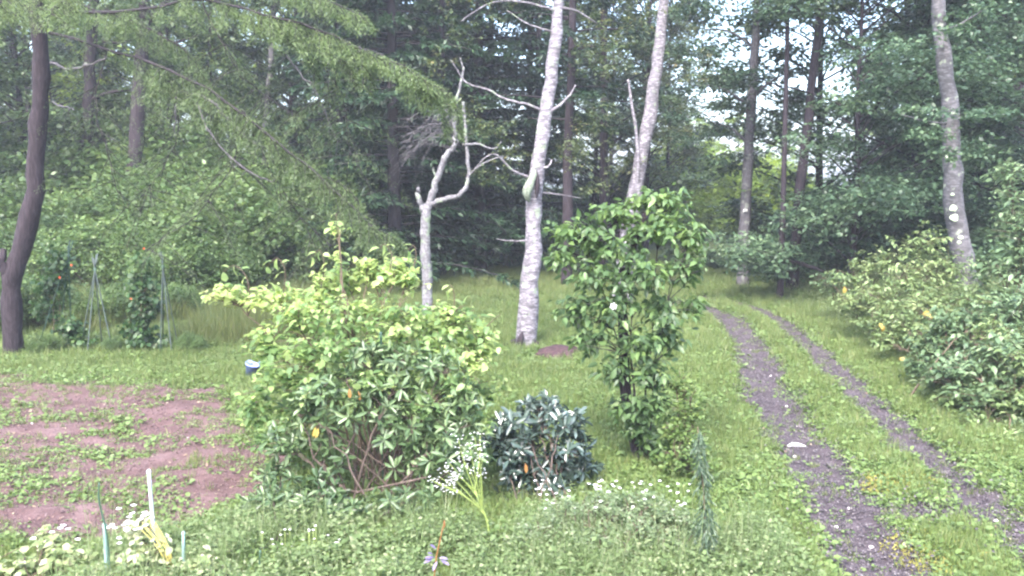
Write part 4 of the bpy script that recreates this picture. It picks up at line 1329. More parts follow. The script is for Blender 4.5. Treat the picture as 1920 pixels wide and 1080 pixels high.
def droop_shoot(thing, pts, leafL, mat, n, seed, tone=.8, r0=.006):
    """an arching young shoot with hanging leaves along it"""
    r = np.random.default_rng(seed)
    c = resample([PT(*p) for p in pts], 14)
    g = Geo(); g.tube(c, np.linspace(r0, .003, 14), 5)
    rel(g.build('shoot', M['twig'], smooth_=True), thing)
    s = np.linspace(0, 13, n); i = np.clip(s.astype(int), 0, 12); f = (s - i)[:, None]
    P = c[i] * (1 - f) + c[i + 1] * f
    d = unit(c[i + 1] - c[i])
    sg = np.where(np.arange(n) % 2 == 0, 1, -1)[:, None]
    side = unit(np.cross(d, [0, 1, .2]))
    A = unit(side * sg * .9 + d * .25 + np.array([0, 0, -.35]) + r.normal(0, .15, (n, 3)))
    N = np.array([0, -.25, 1.0]) + r.normal(0, .15, (n, 3))
    L = leafL * r.uniform(.75, 1.15, n)
    base = np.array(thing.location)
    for k in range(n):
        V, Fc = leafgeo(P[k:k + 1], A[k:k + 1], N[k:k + 1], L[k:k + 1], L[k:k + 1] * .6, T_DRP)
        me = mesh_data('leaf', V - base, [Fc], mat, np.full(len(V), min(1, max(0, tone + r.normal(0, .1)))))
        link('leaf', me, thing)


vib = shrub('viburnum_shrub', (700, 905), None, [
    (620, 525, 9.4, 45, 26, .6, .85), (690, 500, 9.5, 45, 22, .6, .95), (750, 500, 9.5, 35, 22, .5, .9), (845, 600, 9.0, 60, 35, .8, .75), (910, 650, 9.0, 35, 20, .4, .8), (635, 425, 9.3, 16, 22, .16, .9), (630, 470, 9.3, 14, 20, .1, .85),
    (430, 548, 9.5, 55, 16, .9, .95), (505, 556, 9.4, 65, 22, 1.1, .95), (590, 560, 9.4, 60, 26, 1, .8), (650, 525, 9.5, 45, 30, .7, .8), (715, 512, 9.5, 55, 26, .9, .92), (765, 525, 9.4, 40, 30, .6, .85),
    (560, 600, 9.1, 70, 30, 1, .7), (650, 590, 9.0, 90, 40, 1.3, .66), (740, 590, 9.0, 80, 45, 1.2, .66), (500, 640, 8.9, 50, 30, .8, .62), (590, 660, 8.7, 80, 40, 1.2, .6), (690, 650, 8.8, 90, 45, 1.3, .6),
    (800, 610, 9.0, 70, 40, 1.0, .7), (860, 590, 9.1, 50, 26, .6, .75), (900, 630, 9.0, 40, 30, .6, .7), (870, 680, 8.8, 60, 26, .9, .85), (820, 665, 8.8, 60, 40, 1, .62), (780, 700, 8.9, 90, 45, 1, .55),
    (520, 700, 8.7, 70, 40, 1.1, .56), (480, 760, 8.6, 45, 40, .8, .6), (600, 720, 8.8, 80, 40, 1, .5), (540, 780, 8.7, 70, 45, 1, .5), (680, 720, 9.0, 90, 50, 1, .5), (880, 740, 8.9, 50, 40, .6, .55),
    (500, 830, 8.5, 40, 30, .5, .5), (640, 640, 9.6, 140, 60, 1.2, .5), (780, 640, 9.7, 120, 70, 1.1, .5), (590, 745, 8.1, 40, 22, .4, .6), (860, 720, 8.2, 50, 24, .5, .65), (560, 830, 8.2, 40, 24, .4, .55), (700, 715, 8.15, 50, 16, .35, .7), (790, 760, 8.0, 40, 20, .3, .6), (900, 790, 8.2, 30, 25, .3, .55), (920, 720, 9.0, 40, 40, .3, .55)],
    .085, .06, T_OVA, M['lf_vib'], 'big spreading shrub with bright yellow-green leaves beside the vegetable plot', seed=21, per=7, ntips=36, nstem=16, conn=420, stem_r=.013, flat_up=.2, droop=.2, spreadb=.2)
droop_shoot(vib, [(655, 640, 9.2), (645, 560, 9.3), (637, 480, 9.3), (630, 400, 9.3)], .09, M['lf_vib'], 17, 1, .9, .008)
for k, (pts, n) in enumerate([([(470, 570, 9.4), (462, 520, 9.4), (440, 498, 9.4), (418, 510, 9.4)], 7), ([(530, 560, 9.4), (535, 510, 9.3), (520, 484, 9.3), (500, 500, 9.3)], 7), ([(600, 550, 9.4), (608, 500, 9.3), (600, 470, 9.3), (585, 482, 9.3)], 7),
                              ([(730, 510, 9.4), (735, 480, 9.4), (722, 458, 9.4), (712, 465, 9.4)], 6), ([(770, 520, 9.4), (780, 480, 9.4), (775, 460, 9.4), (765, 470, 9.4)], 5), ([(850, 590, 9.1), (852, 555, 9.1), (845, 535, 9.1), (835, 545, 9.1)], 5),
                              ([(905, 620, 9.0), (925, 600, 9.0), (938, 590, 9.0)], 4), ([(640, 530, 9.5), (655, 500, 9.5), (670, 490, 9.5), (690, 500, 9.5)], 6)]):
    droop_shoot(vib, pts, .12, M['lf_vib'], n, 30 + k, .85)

rh = shrub('rhododendron_shrub', (720, 940), None, [
    (560, 760, 8.1, 30, 20, .35), (600, 745, 8.1, 45, 25, .7), (530, 830, 8.1, 30, 40, .5), (590, 800, 8.2, 60, 30, .8), (700, 675, 8.3, 50, 25, .7, .62), (760, 680, 8.3, 55, 28, .8, .62), (830, 690, 8.3, 45, 25, .5, .6), (650, 720, 8.3, 55, 28, .7), (740, 735, 8.2, 70, 32, 1),
    (820, 745, 8.2, 60, 30, .8), (880, 760, 8.2, 40, 35, .6), (690, 770, 8.1, 60, 25, .7), (770, 790, 8.1, 50, 30, .7), (850, 810, 8.0, 60, 30, .8, .6), (800, 850, 7.9, 50, 30, .7, .58), (880, 860, 7.9, 35, 30, .5, .55), (730, 850, 8.0, 50, 35, .4), (620, 860, 8.0, 30, 30, .35)],
    .125, .036, T_LAN, M['lf_rho'], 'rhododendron with whorled leathery leaves and bare brown stems under the bright shrub', group='rhododendrons', seed=22, per=9, ntips=24, tone=.55, nstem=32, whorl=True, stem_mat=M['stem_rhodo'],
    stem_r=.011, spreadb=.22, conn=240, shell=.5)
shrub('rhododendron_shrub', (560, 1010), None, [
    (440, 1010, 7.4, 30, 18, .4), (490, 985, 7.5, 45, 25, .8), (540, 945, 7.6, 50, 30, 1), (600, 930, 7.7, 50, 35, 1), (570, 980, 7.5, 60, 28, 1), (640, 960, 7.6, 50, 30, .8), (480, 940, 7.7, 30, 18, .4), (700, 950, 7.6, 60, 25, .6), (770, 935, 7.6, 50, 25, .5), (520, 900, 7.9, 40, 24, .5)],
    .12, .034, T_LAN, M['lf_rho'], 'low dark rhododendron with silvery upper leaves at the front edge of the soil plot', group='rhododendrons', seed=23, per=9, ntips=26, nstem=14, whorl=True, stem_mat=M['stem_rhodo'],
    stem_r=.009, spreadb=.3, conn=120, cap=240, tone=.42, shell=.4)
M['lf_rho2'] = leafmat('leaf_rhododendron_blue', [(.022, .035, .03), (.035, .055, .045), (.055, .085, .07), (.10, .135, .125)], trans=.08, rough=.22, spec=.8)
shrub('rhododendron_shrub', (1010, 945), None, [
    (1010, 770, 8.7, 45, 25, .8, .7), (970, 800, 8.7, 50, 30, .9, .6), (1050, 790, 8.7, 45, 28, .9, .7), (1000, 840, 8.6, 60, 35, 1.1), (1070, 840, 8.6, 45, 35, .9), (960, 870, 8.5, 45, 35, .8), (1030, 890, 8.5, 60, 32, 1), (980, 915, 8.4, 50, 26, .7), (1090, 890, 8.6, 40, 28, .6), (940, 830, 8.7, 30, 30, .5)],
    .13, .042, T_LAN, M['lf_rho2'], 'dark bluish rhododendron between the bright shrub and the magnolia-like tree', group='rhododendrons', seed=24, per=9, ntips=24, nstem=14, whorl=True, stem_mat=M['stem_rhodo'],
    stem_r=.010, spreadb=.2, conn=120, cap=240, tone=.4, shell=.4)
# dead leaves caught in the rhododendron, each hanging on its shrub
for k, (px, py, D) in enumerate([(597, 802, 7.95), (592, 800, 7.95), (655, 728, 8.1), (672, 733, 8.1), (985, 868, 8.2), (830, 1000, 7.0)]):
    r = np.random.default_rng(400 + k)
    p = PT(px, py, D); V, Fc = leafgeo(p[None], np.array([[r.normal(0, .3), -.2, -1.0]]), np.array([[.2, -1, .1]]), .10, .035, T_LAN)
    link('dead_leaf', mesh_data('dead_leaf', V - np.array(rh.location), [Fc], M['lf_yellow'] if k < 2 else M['lf_brown'], np.full(len(V), .7)), rh)
# fallen thick stem crossing low in the rhododendron
g = Geo(); r = np.random.default_rng(5)
g.tube(resample([PT(600, 862, 8.1), PT(650, 920, 7.9), PT(720, 912, 7.8), PT(800, 895, 7.7)], 10), np.linspace(.018, .010, 10), 7, .1, r)
rel(g.build('stem', M['stem_rhodo'], smooth_=True), rh)

mag_b = G(1205, 872)
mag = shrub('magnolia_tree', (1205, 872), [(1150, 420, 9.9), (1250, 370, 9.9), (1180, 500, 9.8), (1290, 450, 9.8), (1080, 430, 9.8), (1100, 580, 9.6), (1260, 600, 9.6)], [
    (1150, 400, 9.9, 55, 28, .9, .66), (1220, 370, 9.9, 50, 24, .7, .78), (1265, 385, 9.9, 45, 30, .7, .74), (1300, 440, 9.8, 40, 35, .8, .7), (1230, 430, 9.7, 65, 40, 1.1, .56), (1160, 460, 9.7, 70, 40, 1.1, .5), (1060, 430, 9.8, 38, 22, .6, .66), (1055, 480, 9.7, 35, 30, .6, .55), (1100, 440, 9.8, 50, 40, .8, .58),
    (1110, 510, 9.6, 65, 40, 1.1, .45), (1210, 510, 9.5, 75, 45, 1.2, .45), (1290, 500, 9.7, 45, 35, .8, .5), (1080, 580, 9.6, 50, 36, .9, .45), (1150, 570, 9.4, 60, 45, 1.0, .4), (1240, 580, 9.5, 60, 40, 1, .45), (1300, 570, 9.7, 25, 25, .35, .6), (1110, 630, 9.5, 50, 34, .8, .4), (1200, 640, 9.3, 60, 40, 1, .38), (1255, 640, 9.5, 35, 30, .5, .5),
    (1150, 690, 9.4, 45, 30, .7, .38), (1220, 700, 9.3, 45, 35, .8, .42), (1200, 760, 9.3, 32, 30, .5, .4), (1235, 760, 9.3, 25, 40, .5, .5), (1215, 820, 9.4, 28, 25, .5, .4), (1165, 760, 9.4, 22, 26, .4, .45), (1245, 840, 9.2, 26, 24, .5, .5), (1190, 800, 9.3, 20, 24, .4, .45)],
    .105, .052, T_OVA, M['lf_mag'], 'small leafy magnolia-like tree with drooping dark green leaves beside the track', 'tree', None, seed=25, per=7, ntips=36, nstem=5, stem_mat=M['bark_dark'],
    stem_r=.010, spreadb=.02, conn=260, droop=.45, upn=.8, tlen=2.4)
g = Geo(); r = np.random.default_rng(26)
g.tube(resample([mag_b - [0, 0, .1], PT(1195, 840, 9.65), PT(1180, 780, 9.6), PT(1172, 720, 9.6), PT(1170, 650, 9.6), PT(1168, 560, 9.7), PT(1185, 470, 9.8), PT(1210, 400, 9.9)], 20), np.linspace(.085, .03, 20), 10, .09, r)
rel(g.build('trunk', M['bark_dark'], smooth_=True), mag)
g = Geo(); g.tube(resample([PT(1200, 850, 9.5), PT(1230, 862, 9.4), PT(1262, 868, 9.3)], 6), np.linspace(.03, .012, 6), 7, .1, r)
rel(g.build('branch', M['bark_dark'], smooth_=True), mag)
# its white blossom: six petals
fc = PT(1150, 574, 8.95)
bl = empty('magnolia_blossom', fc, 'small white blossom open among the dark leaves of the magnolia-like tree', 'flower')
for k in range(6):
    a = k * 1.047 + .3
    V, Fc = leafgeo(np.zeros((1, 3)), np.array([[math.cos(a), -.45, math.sin(a)]]), np.array([[0, -1, .1]]), .04, .03, T_OVA)
    link('petal', mesh_data('petal', V, [Fc], M['flower_white'], np.full(len(V), .6)), bl)

# light small-leaved bush right of the magnolia-like tree
shrub('light_bush', (1275, 880), None, [(1275, 720, 9.3, 35, 30, .7, .5), (1290, 770, 9.2, 40, 35, .9), (1260, 810, 9.1, 38, 30, .8), (1300, 830, 9.0, 40, 35, .9), (1270, 860, 8.9, 45, 25, .8), (1320, 880, 8.8, 35, 25, .6)],
      .06, .036, T_DIA, M['lf_light'], 'soft light-green bush right of the magnolia-like tree at the track edge', 'bush', seed=27, per=9, ntips=46, nstem=12, conn=120, cap=120, tone=.45)

# feathery dark plant at the bottom right of centre
fb = on_ground(PT(1322, 1090, 6.7))
fp = empty('feathery_plant', fb, 'narrow dark-green feathery plant standing alone left of the ruts', 'plant')
g = Geo(); top = PT(1308, 800, 6.6)
sp = resample([fb, fb * .5 + top * .5 + [.02, 0, 0], top], 14); g.tube(sp, np.linspace(.009, .003, 14), 6)
rel(g.build('stem', M['twig'], smooth_=True), fp)
r = np.random.default_rng(28); g = Geo(); P, A = [], []
for k in range(170):
    u = r.uniform(.02, .98); b = np.array([np.interp(u * 13, range(14), sp[:, q]) for q in range(3)])
    th = r.uniform(0, 6.283); Lk = .12 * (1.1 - u * .85) * r.uniform(.5, 1.3)
    for m in range(9):
        f = (m + 1) / 9
        P.append(b + [math.cos(th) * Lk * f, math.sin(th) * Lk * f, -.10 * f + .03]); A.append([math.cos(th) + r.normal(0, .4), math.sin(th) + r.normal(0, .4), -1.1])
P, A = np.array(P), np.array(A)
add_leaves(g, P, A, r.normal(0, 1, P.shape), .05 * r.uniform(.6, 1.2, len(P)), .012, T_DIA, r.uniform(.2, .9, len(P)))
M['lf_feather'] = leafmat('leaf_feathery', [(.035, .062, .038), (.055, .09, .052), (.08, .125, .07)], trans=.2)
o = rel(g.build('foliage', M['lf_feather']), fp)

# rounded weedy mound with tiny pale flowers
shrub('weed_mound', (1130, 1075), None, [(1000, 1010, 6.9, 55, 35, .9), (1060, 965, 7.1, 60, 35, 1), (1140, 945, 7.2, 60, 32, 1.1), (1210, 945, 7.2, 55, 32, 1), (1270, 980, 7.1, 45, 40, 1), (1190, 1000, 6.9, 70, 40, 1.2), (1110, 1020, 6.8, 70, 40, 1.2), (1040, 1050, 6.7, 60, 35, 1), (1260, 1040, 6.8, 50, 40, 1), (1180, 1060, 6.6, 70, 35, 1)],
      .042, .02, T_DIA, M['lf_mound'], 'rounded mound of small-leaved weeds dotted with tiny pale flowers', 'weed plant', seed=29, per=9, ntips=105, nstem=30, conn=200, cap=150, tone=.5, spreadb=.45, stem_r=.006, upn=.7)


def flower_heads(thing, centers, size, mat, n, seed, name='flower'):
    r = np.random.default_rng(seed)
    base = np.array(thing.location)
    g = Geo()
    for c in centers:
        th = np.arange(n) * 6.283 / n + r.uniform(0, 1)
        A = np.stack([np.cos(th), np.sin(th), .4 + 0 * th], -1) + r.normal(0, .15, (n, 3))
        add_leaves(g, np.repeat(np.array(c)[None], n, 0), A, np.tile([0, -.3, 1.0], (n, 1)), size, size * .7, T_DIA, np.full(n, .6))
    return g


mound = [o for o in COL.objects if o.name.startswith('weed_mound')][0]
r = np.random.default_rng(31)
pts = [PT(r.uniform(1000, 1300), 900 + abs(r.normal(0, 30)), r.uniform(6.9, 7.3)) for _ in range(60)]
o = rel(flower_heads(mound, pts, .018, M['flower_white'], 5, 3).build('flower', M['flower_white']), mound); o['kind'] = 'stuff'

# pale-flowered tall weed with branching yellow-green stems
fl_b = on_ground(PT(920, 1030, 7.0))
fw = empty('white_flowered_weed', fl_b, 'leaning yellow-green weed with clusters of small white flowers before the rhododendron', 'plant')
M['stem_yg'] = flatmat('stem_yellow_green', (.20, .26, .07), .6)
r = np.random.default_rng(33); trunk = resample([fl_b, PT(915, 985, 7.0), PT(905, 955, 7.0), PT(890, 920, 7.0)], 10)
g = Geo(); g.tube(trunk, np.linspace(.010, .007, 10), 6); heads = []
for k, (px, py) in enumerate([(815, 905), (835, 880), (850, 890), (868, 862), (860, 825), (890, 820), (900, 815), (905, 860), (825, 895), (842, 868), (808, 900), (880, 835)]):
    e = PT(px, py, 7.0 + r.uniform(-.15, .15)); s0 = trunk[int(r.integers(4, 10))]
    q = resample([s0, (s0 + e) / 2 + [r.normal(0, .015), 0, .02], e], 7); g.tube(q, np.linspace(.006, .002, 7), 5)
    for m in range(16): heads.append(q[int(r.integers(4, 7))] + r.normal(0, .028, 3))
rel(g.build('stem', M['stem_yg'], smooth_=True), fw)
o = rel(flower_heads(fw, heads, .010, M['flower_white'], 6, 5).build('flower', M['flower_white']), fw); o['kind'] = 'stuff'
g = Geo(); n = 130; ii = r.integers(0, 10, n); P = trunk[ii] + r.normal(0, .06, (n, 3)) + np.array([-.08, 0, .12]) * r.random((n, 1))
add_leaves(g, P, r.normal(0, 1, (n, 3)), [0, 0, 1] + r.normal(0, .4, (n, 3)), .04, .008, T_DIA, r.uniform(.3, .9, n))
rel(g.build('foliage', M['lf_light']), fw)

# purple plant at the bottom edge
pb = on_ground(PT(810, 1075, 6.2))
pp = empty('purple_plant', pb, 'small plant with pale purple leaves at the bottom of the photo', 'plant')
for k, (px, py, dx, dz) in enumerate([(815, 1045, -1, .15), (812, 1048, -.9, -.2), (822, 1046, 1, .1), (818, 1030, -.4, .6), (820, 1052, -.3, -.5), (812, 1040, -.2, .3), (826, 1050, .9, -.3)]):
    p = PT(px, py, 6.15)
    V, Fc = leafgeo(p[None] - np.array(pb), np.array([[dx, -.4, dz]]), np.array([[.1, -.6, 1]]), .075, .026, T_LAN)
    link('leaf', mesh_data('leaf', V, [Fc], M['flower_purple'], np.full(len(V), .3 + .08 * k)), pp)
g = Geo(); g.tube([pb, PT(818, 1045, 6.15), PT(828, 1000, 6.2), PT(834, 975, 6.2)], [.008, .006, .005, .003], 5); rel(g.build('stem', M['lf_brown']), pp)
V, Fc = leafgeo(PT(832, 975, 6.2)[None] - np.array(pb), np.array([[.1, -.1, -1]]), np.array([[.5, -1, 0]]), .06, .02, T_LAN)
link('seed_head', mesh_data('seed_head', V, [Fc], M['lf_brown'], np.full(len(V), .4)), pp)

# ------------------------------------------------------------------ bottom left: stakes and pale plants
def stake(pts, r0, mat, label, sides=10, name='garden_stake', group='garden stakes at the bottom left'):
    q = [np.array(p) for p in pts]; b = on_ground(q[0]); t = empty(name, b, label, 'garden stake', group)
    g = Geo(); pth = resample([b - [0, 0, .15]] + q[1:], 12); g.tube(pth, r0, sides); rel(g.build('rod', mat, smooth_=True), t)
    g = Geo(); e = pth[-1]; d = unit(pth[-1] - pth[-2]); g.tube([e - d * .01, e + d * .004, e + d * .014], [r0 * 1.25, r0 * 1.25, r0 * .7], sides)
    rel(g.build('end_cap', mat, smooth_=True), t)
    return t


stake([PT(292, 1075, 6.8), PT(289, 1010, 6.75), PT(279, 884, 6.7)], .0135, M['stake_grey'], 'tall pale grey-blue stake standing upright at the front of the plot')
stake([PT(343, 1100, 6.4), PT(344, 1050, 6.4), PT(344, 1000, 6.4)], .012, M['stake_teal'], 'short teal stake right of the tall pale grey stake')
stake([PT(486, 1100, 6.5), PT(487, 1060, 6.5), PT(488, 1035, 6.5)], .008, M['stake_green'], 'short dark green stake in the weeds right of the teal stake')
stake([PT(197, 1095, 6.3), PT(198, 1030, 6.3), PT(196, 985, 6.3)], .013, M['stake_teal'], 'short teal stake with a dark bent rod tied along it')
b = on_ground(PT(208, 1095, 6.25)); t = empty('bent_rod', b, 'dark green bent rod leaning on the leftmost teal stake', 'rod')
g = Geo(); g.tube(resample([b, PT(206, 1070, 6.25), PT(200, 1000, 6.25), PT(188, 950, 6.25), PT(185, 925, 6.25), PT(186, 905, 6.25)], 14), np.linspace(.009, .006, 14), 8)
rel(g.build('rod', M['stake_green'], smooth_=True), t)
stake([PT(715, 720, 8.6), PT(715, 680, 8.55), PT(714, 625, 8.5)], .012, M['stake_green'], 'dark green stake poking out of the middle of the bright shrub', group='plant stakes in the shrub')

M['lf_squash'] = leafmat('leaf_pale_broad', [(.08, .12, .05), (.14, .19, .07), (.24, .28, .13), (.42, .44, .30)], trans=.3, rough=.6)
shrub('pale_bean_plant', (60, 1100), None, [(30, 1060, 6.4, 60, 22, 1), (110, 1040, 6.5, 60, 25, 1), (170, 1065, 6.4, 50, 22, 1), (90, 1010, 6.7, 40, 14, .5)], .075, .06, T_OVA, M['lf_squash'],
      'pale yellow-green broad-leaved plant in the bottom left corner', 'plant', 'pale plants along the front edge', seed=41, per=6, ntips=24, nstem=12, conn=60, cap=110, tone=.55, spreadb=.3, stem_r=.006, upn=1.2)
shrub('pale_bean_plant', (290, 1100), None, [(240, 1050, 6.4, 50, 30, 1), (290, 1030, 6.5, 40, 35, 1), (350, 1060, 6.4, 50, 25, .8), (260, 990, 6.6, 25, 25, .5, .7), (400, 1060, 6.4, 40, 20, .6)], .07, .055, T_OVA, M['lf_squash'],
      'pale flowering plant round the foot of the tall grey stake', 'plant', 'pale plants along the front edge', seed=42, per=6, ntips=26, nstem=12, conn=60, cap=110, tone=.65, spreadb=.3, stem_r=.006, upn=1.2)
pbp = [o for o in COL.objects if o.name.startswith('pale_bean_plant')][-1]
pbp = next(o for o in COL.objects if o.name == 'pale_bean_plant.001')
r = np.random.default_rng(43)
pts = [PT(r.uniform(60, 150), r.uniform(985, 1015), 6.6) for _ in range(6)] + [PT(250 + r.normal(0, 22), 985 + r.normal(0, 18), 6.5) for _ in range(26)]
o = rel(flower_heads(pbp, pts, .026, M['flower_white'], 5, 6).build('flower', M['flower_white']), pbp); o['kind'] = 'stuff'
g = Geo()
for k in range(9):
    a = on_ground(PT(330, 1095, 6.4)); e = PT(r.uniform(245, 300), r.uniform(960, 1000), 6.5)
    g.tube(resample([a, (a + e) / 2 + [.03, 0, .05], e], 7), np.linspace(.007, .003, 7), 5)
rel(g.build('stem', flatmat('stem_yellow', (.42, .36, .10), .6)), pbp)
# mixed weeds along the bottom edge
for k, (cl, lab) in enumerate([([(470, 1050, 6.7, 60, 30, 1), (550, 1040, 6.8, 60, 30, 1), (620, 1050, 6.7, 50, 30, 1)], 'low light weeds below the front rhododendron'),
                               ([(700, 1020, 7.0, 60, 35, 1), (770, 1050, 6.8, 50, 28, .8), (690, 1065, 6.7, 60, 25, .8)], 'low weeds left of the purple plant'),
                               ([(880, 1050, 6.8, 50, 30, .9), (940, 1010, 7.0, 40, 35, .8), (960, 1060, 6.7, 50, 30, .9)], 'low weeds between the purple plant and the rounded weed mound')]):
    shrub('low_weeds', (cl[0][0] + 50, 1095), None, cl, .05, .028, T_DIA, M['lf_light'], lab, 'weeds', 'weeds along the bottom edge', seed=50 + k, per=8, ntips=90, nstem=16, conn=60, cap=60, tone=.5, spreadb=.4, stem_r=.004, upn=.7)
# little white seed flowers among them
g = Geo(); r = np.random.default_rng(57)
wds = next(o for o in COL.objects if o.name == 'low_weeds')
pts = [PT(r.uniform(480, 640), r.uniform(985, 1040), 6.8) for _ in range(26)]
o = rel(flower_heads(wds, pts, .014, M['flower_white'], 5, 7).build('flower', M['flower_white']), wds); o['kind'] = 'stuff'
for p in pts:
    g.tube([on_ground(p), p], [.003, .002], 3)
o = rel(g.build('stem', M['stem_yg']), wds); o['kind'] = 'stuff'

# ------------------------------------------------------------------ bean poles behind the plot
DB = 16.3
def teepee(poles, apex, label, mat):
    b = on_ground(PT(apex[0], 655, DB)); t = empty('bean_pole_frame', b, label, 'bean poles', 'tied bean poles')
    a = PT(apex[0], apex[1], DB)
    for px, dD, over in poles:
        f = on_ground(PT(px, 655, DB + dD)); d = unit(a - f)
        g = Geo(); g.tube([f - d * .1, a, a + d * over], .011, 7)
        rel(g.build('pole', mat, smooth_=True), t)
    g = Geo(); g.tube([a - [0, 0, .03], a + [0, 0, .03]], .028, 8); rel(g.build('tie', M['stake_green']), t)
    return t


teepee([(150, .0, .30), (163, -.35, .28), (212, -.2, .28), (192, .45, .22)], (178, 505), 'empty teepee of thin bean poles left of the taller bean vine', M['stake_pole'])
teepee([(300, -.2, .2), (322, -.3, .28), (335, .3, .28), (306, .4, .22)], (305, 500), 'teepee of thin bean poles right behind the taller bean vine', M['stake_pole'])
teepee([(68, -.3, .3), (110, .1, .3), (135, .3, .2)], (128, 480), 'leaning dark bean poles inside the left bean vine', M['stake_green'])
def vine(px0, cl, lab, seed, reds):
    t = shrub('bean_vine', (px0, 660), None, cl, .095, .085, T_OVA, M['lf_bean'], lab, 'bean vine', 'climbing beans', seed=seed, per=7, ntips=60, nstem=5, conn=60, cap=150, tone=.35, droop=.5, spreadb=.08, stem_r=.008, upn=.4, base=PT(px0, 655, DB))
    for k, (px, py) in enumerate(reds):
        c = PT(px, py, DB - .35)
        V, Fc = [], []
        g = Geo(); A = np.array([[math.cos(q * 1.57), -.3, math.sin(q * 1.57)] for q in range(4)])
        add_leaves(g, np.repeat(c[None], 4, 0), A, np.tile([0, -1, .1], (4, 1)), .024, .02, T_DIA, np.full(4, .5))
        rel(g.build('flower', M['flower_red']), t)


vine(266, [(266, 488, DB, 24, 20, .6, .65), (262, 530, DB, 32, 28, 1), (272, 575, DB, 36, 30, 1.2), (262, 615, DB, 38, 26, 1.2), (275, 640, DB, 42, 20, 1)], 'dense dark-green bean vine climbing its poles, with a few red flowers', 61, [(270, 466), (246, 560)])
vine(120, [(108, 490, DB, 32, 24, .8, .5), (98, 530, DB, 32, 26, .8), (92, 575, DB, 30, 26, .7, .5), (130, 610, DB, 34, 24, .8), (150, 640, DB, 32, 18, .7, .5)], 'thinner bean vine left of the empty teepee', 62, [(134, 497), (112, 520)])
# tall weeds round the poles
rr = np.random.default_rng(63)
for k, (px, D, s, lab) in enumerate([(20, 19, .6, 'weedy bush behind the foot of the leaning dark trunk'), (100, 18.5, .55, 'weedy bush behind the left bean vine'), (200, 19, .5, 'weedy bush behind the empty bean-pole teepee'),
                                     (340, 20, .45, 'weedy bush right of the bean-pole teepees'), (70, 15.9, .2, 'low weeds right of the leaning dark trunk'), (205, 16.1, .16, 'low weeds in front of the empty bean-pole teepee'),
                                     (345, 16.2, .2, 'low weeds right of the foot of the dense bean vine'), (-60, 17.5, .7, 'weedy bush at the left edge behind the leaning trunk')]):
    place(BUSH[k % 4], SF, 'weedy_bush', PX(px, D), D, lab, 'bush', 'weedy bushes round the bean poles', rr.uniform(0, 6), s)

# pale blue bucket lying in the weeds
bb = on_ground(G(472, 712)); t = empty('bucket', bb, 'small pale blue bucket tipped in the weeds left of the bright shrub', 'bucket')
g = Geo(); n = 20; th = np.linspace(0, 6.283, n, endpoint=False)
prof = [(0, .0), (.10, .0), (.115, .26), (.125, .26), (.125, .28), (.112, .28), (.098, .02), (0, .02)]
Vv = []; 
for rr_, zz_ in prof: Vv += [[rr_ * math.cos(a), rr_ * math.sin(a), zz_] for a in th]
Qs = np.array([[k * n + q, k * n + (q + 1) % n, (k + 1) * n + (q + 1) % n, (k + 1) * n + q] for k in range(len(prof) - 1) for q in range(n)])
g.add(Vv, [Qs]); g.build('bucket_body', M['bucket'], t, True)
g = Geo(); a = np.linspace(-1.57, 1.57, 12); g.tube(np.stack([.128 * np.sin(a), .128 * np.cos(a) - .02, .25 - .03 * np.cos(a)], -1), .005, 5); g.build('handle', M['bucket_dark'], t, True)
t.rotation_euler = (R(14), R(6), .4)

# reddish rotten stump between the big birch and the magnolia-like tree
sb = on_ground(G(1052, 668)); t = empty('rotten_stump', sb, 'low reddish-brown rotten stump right of the foot of the big birch', 'stump')
g = Geo(); r = np.random.default_rng(65)
g.tube([[0, 0, -.1], [0, 0, .03], [.02, 0, .10], [.03, 0, .17], [.03, 0, .18]], [.42, .36, .26, .16, .06], 14, .16, r); g.build('stump_body', M['stump'], t, True)
for k in range(4):
    a = k * 1.5 + .5; g = Geo(); g.tube([[.2 * math.cos(a), .2 * math.sin(a), .1], [.45 * math.cos(a), .4 * math.sin(a), .03], [.65 * math.cos(a), .6 * math.sin(a), -.06]], [.09, .06, .02], 7, .1, r); g.build('root', M['stump'], t, True)

# ------------------------------------------------------------------ bushes right of the track
def rb_shrub(base, cl, lab, seed, mat, L=.10, cap=160, tone=.45, wl=.55, fl=.12, nt=52):
    cl = [(c[0], c[1], c[2], c[3] * 1.15, c[4] * 1.25) + tuple(c[5:]) for c in cl]
    return shrub('bank_bush', base, None, cl, L, L * wl, T_OVA, M[mat], lab, 'bush', 'bushes on the bank right of the track', seed=seed, per=8, ntips=nt, nstem=12, conn=130, cap=cap, tone=tone, flat_up=fl, droop=.12, spreadb=.3, upn=1.4, shell=.05)


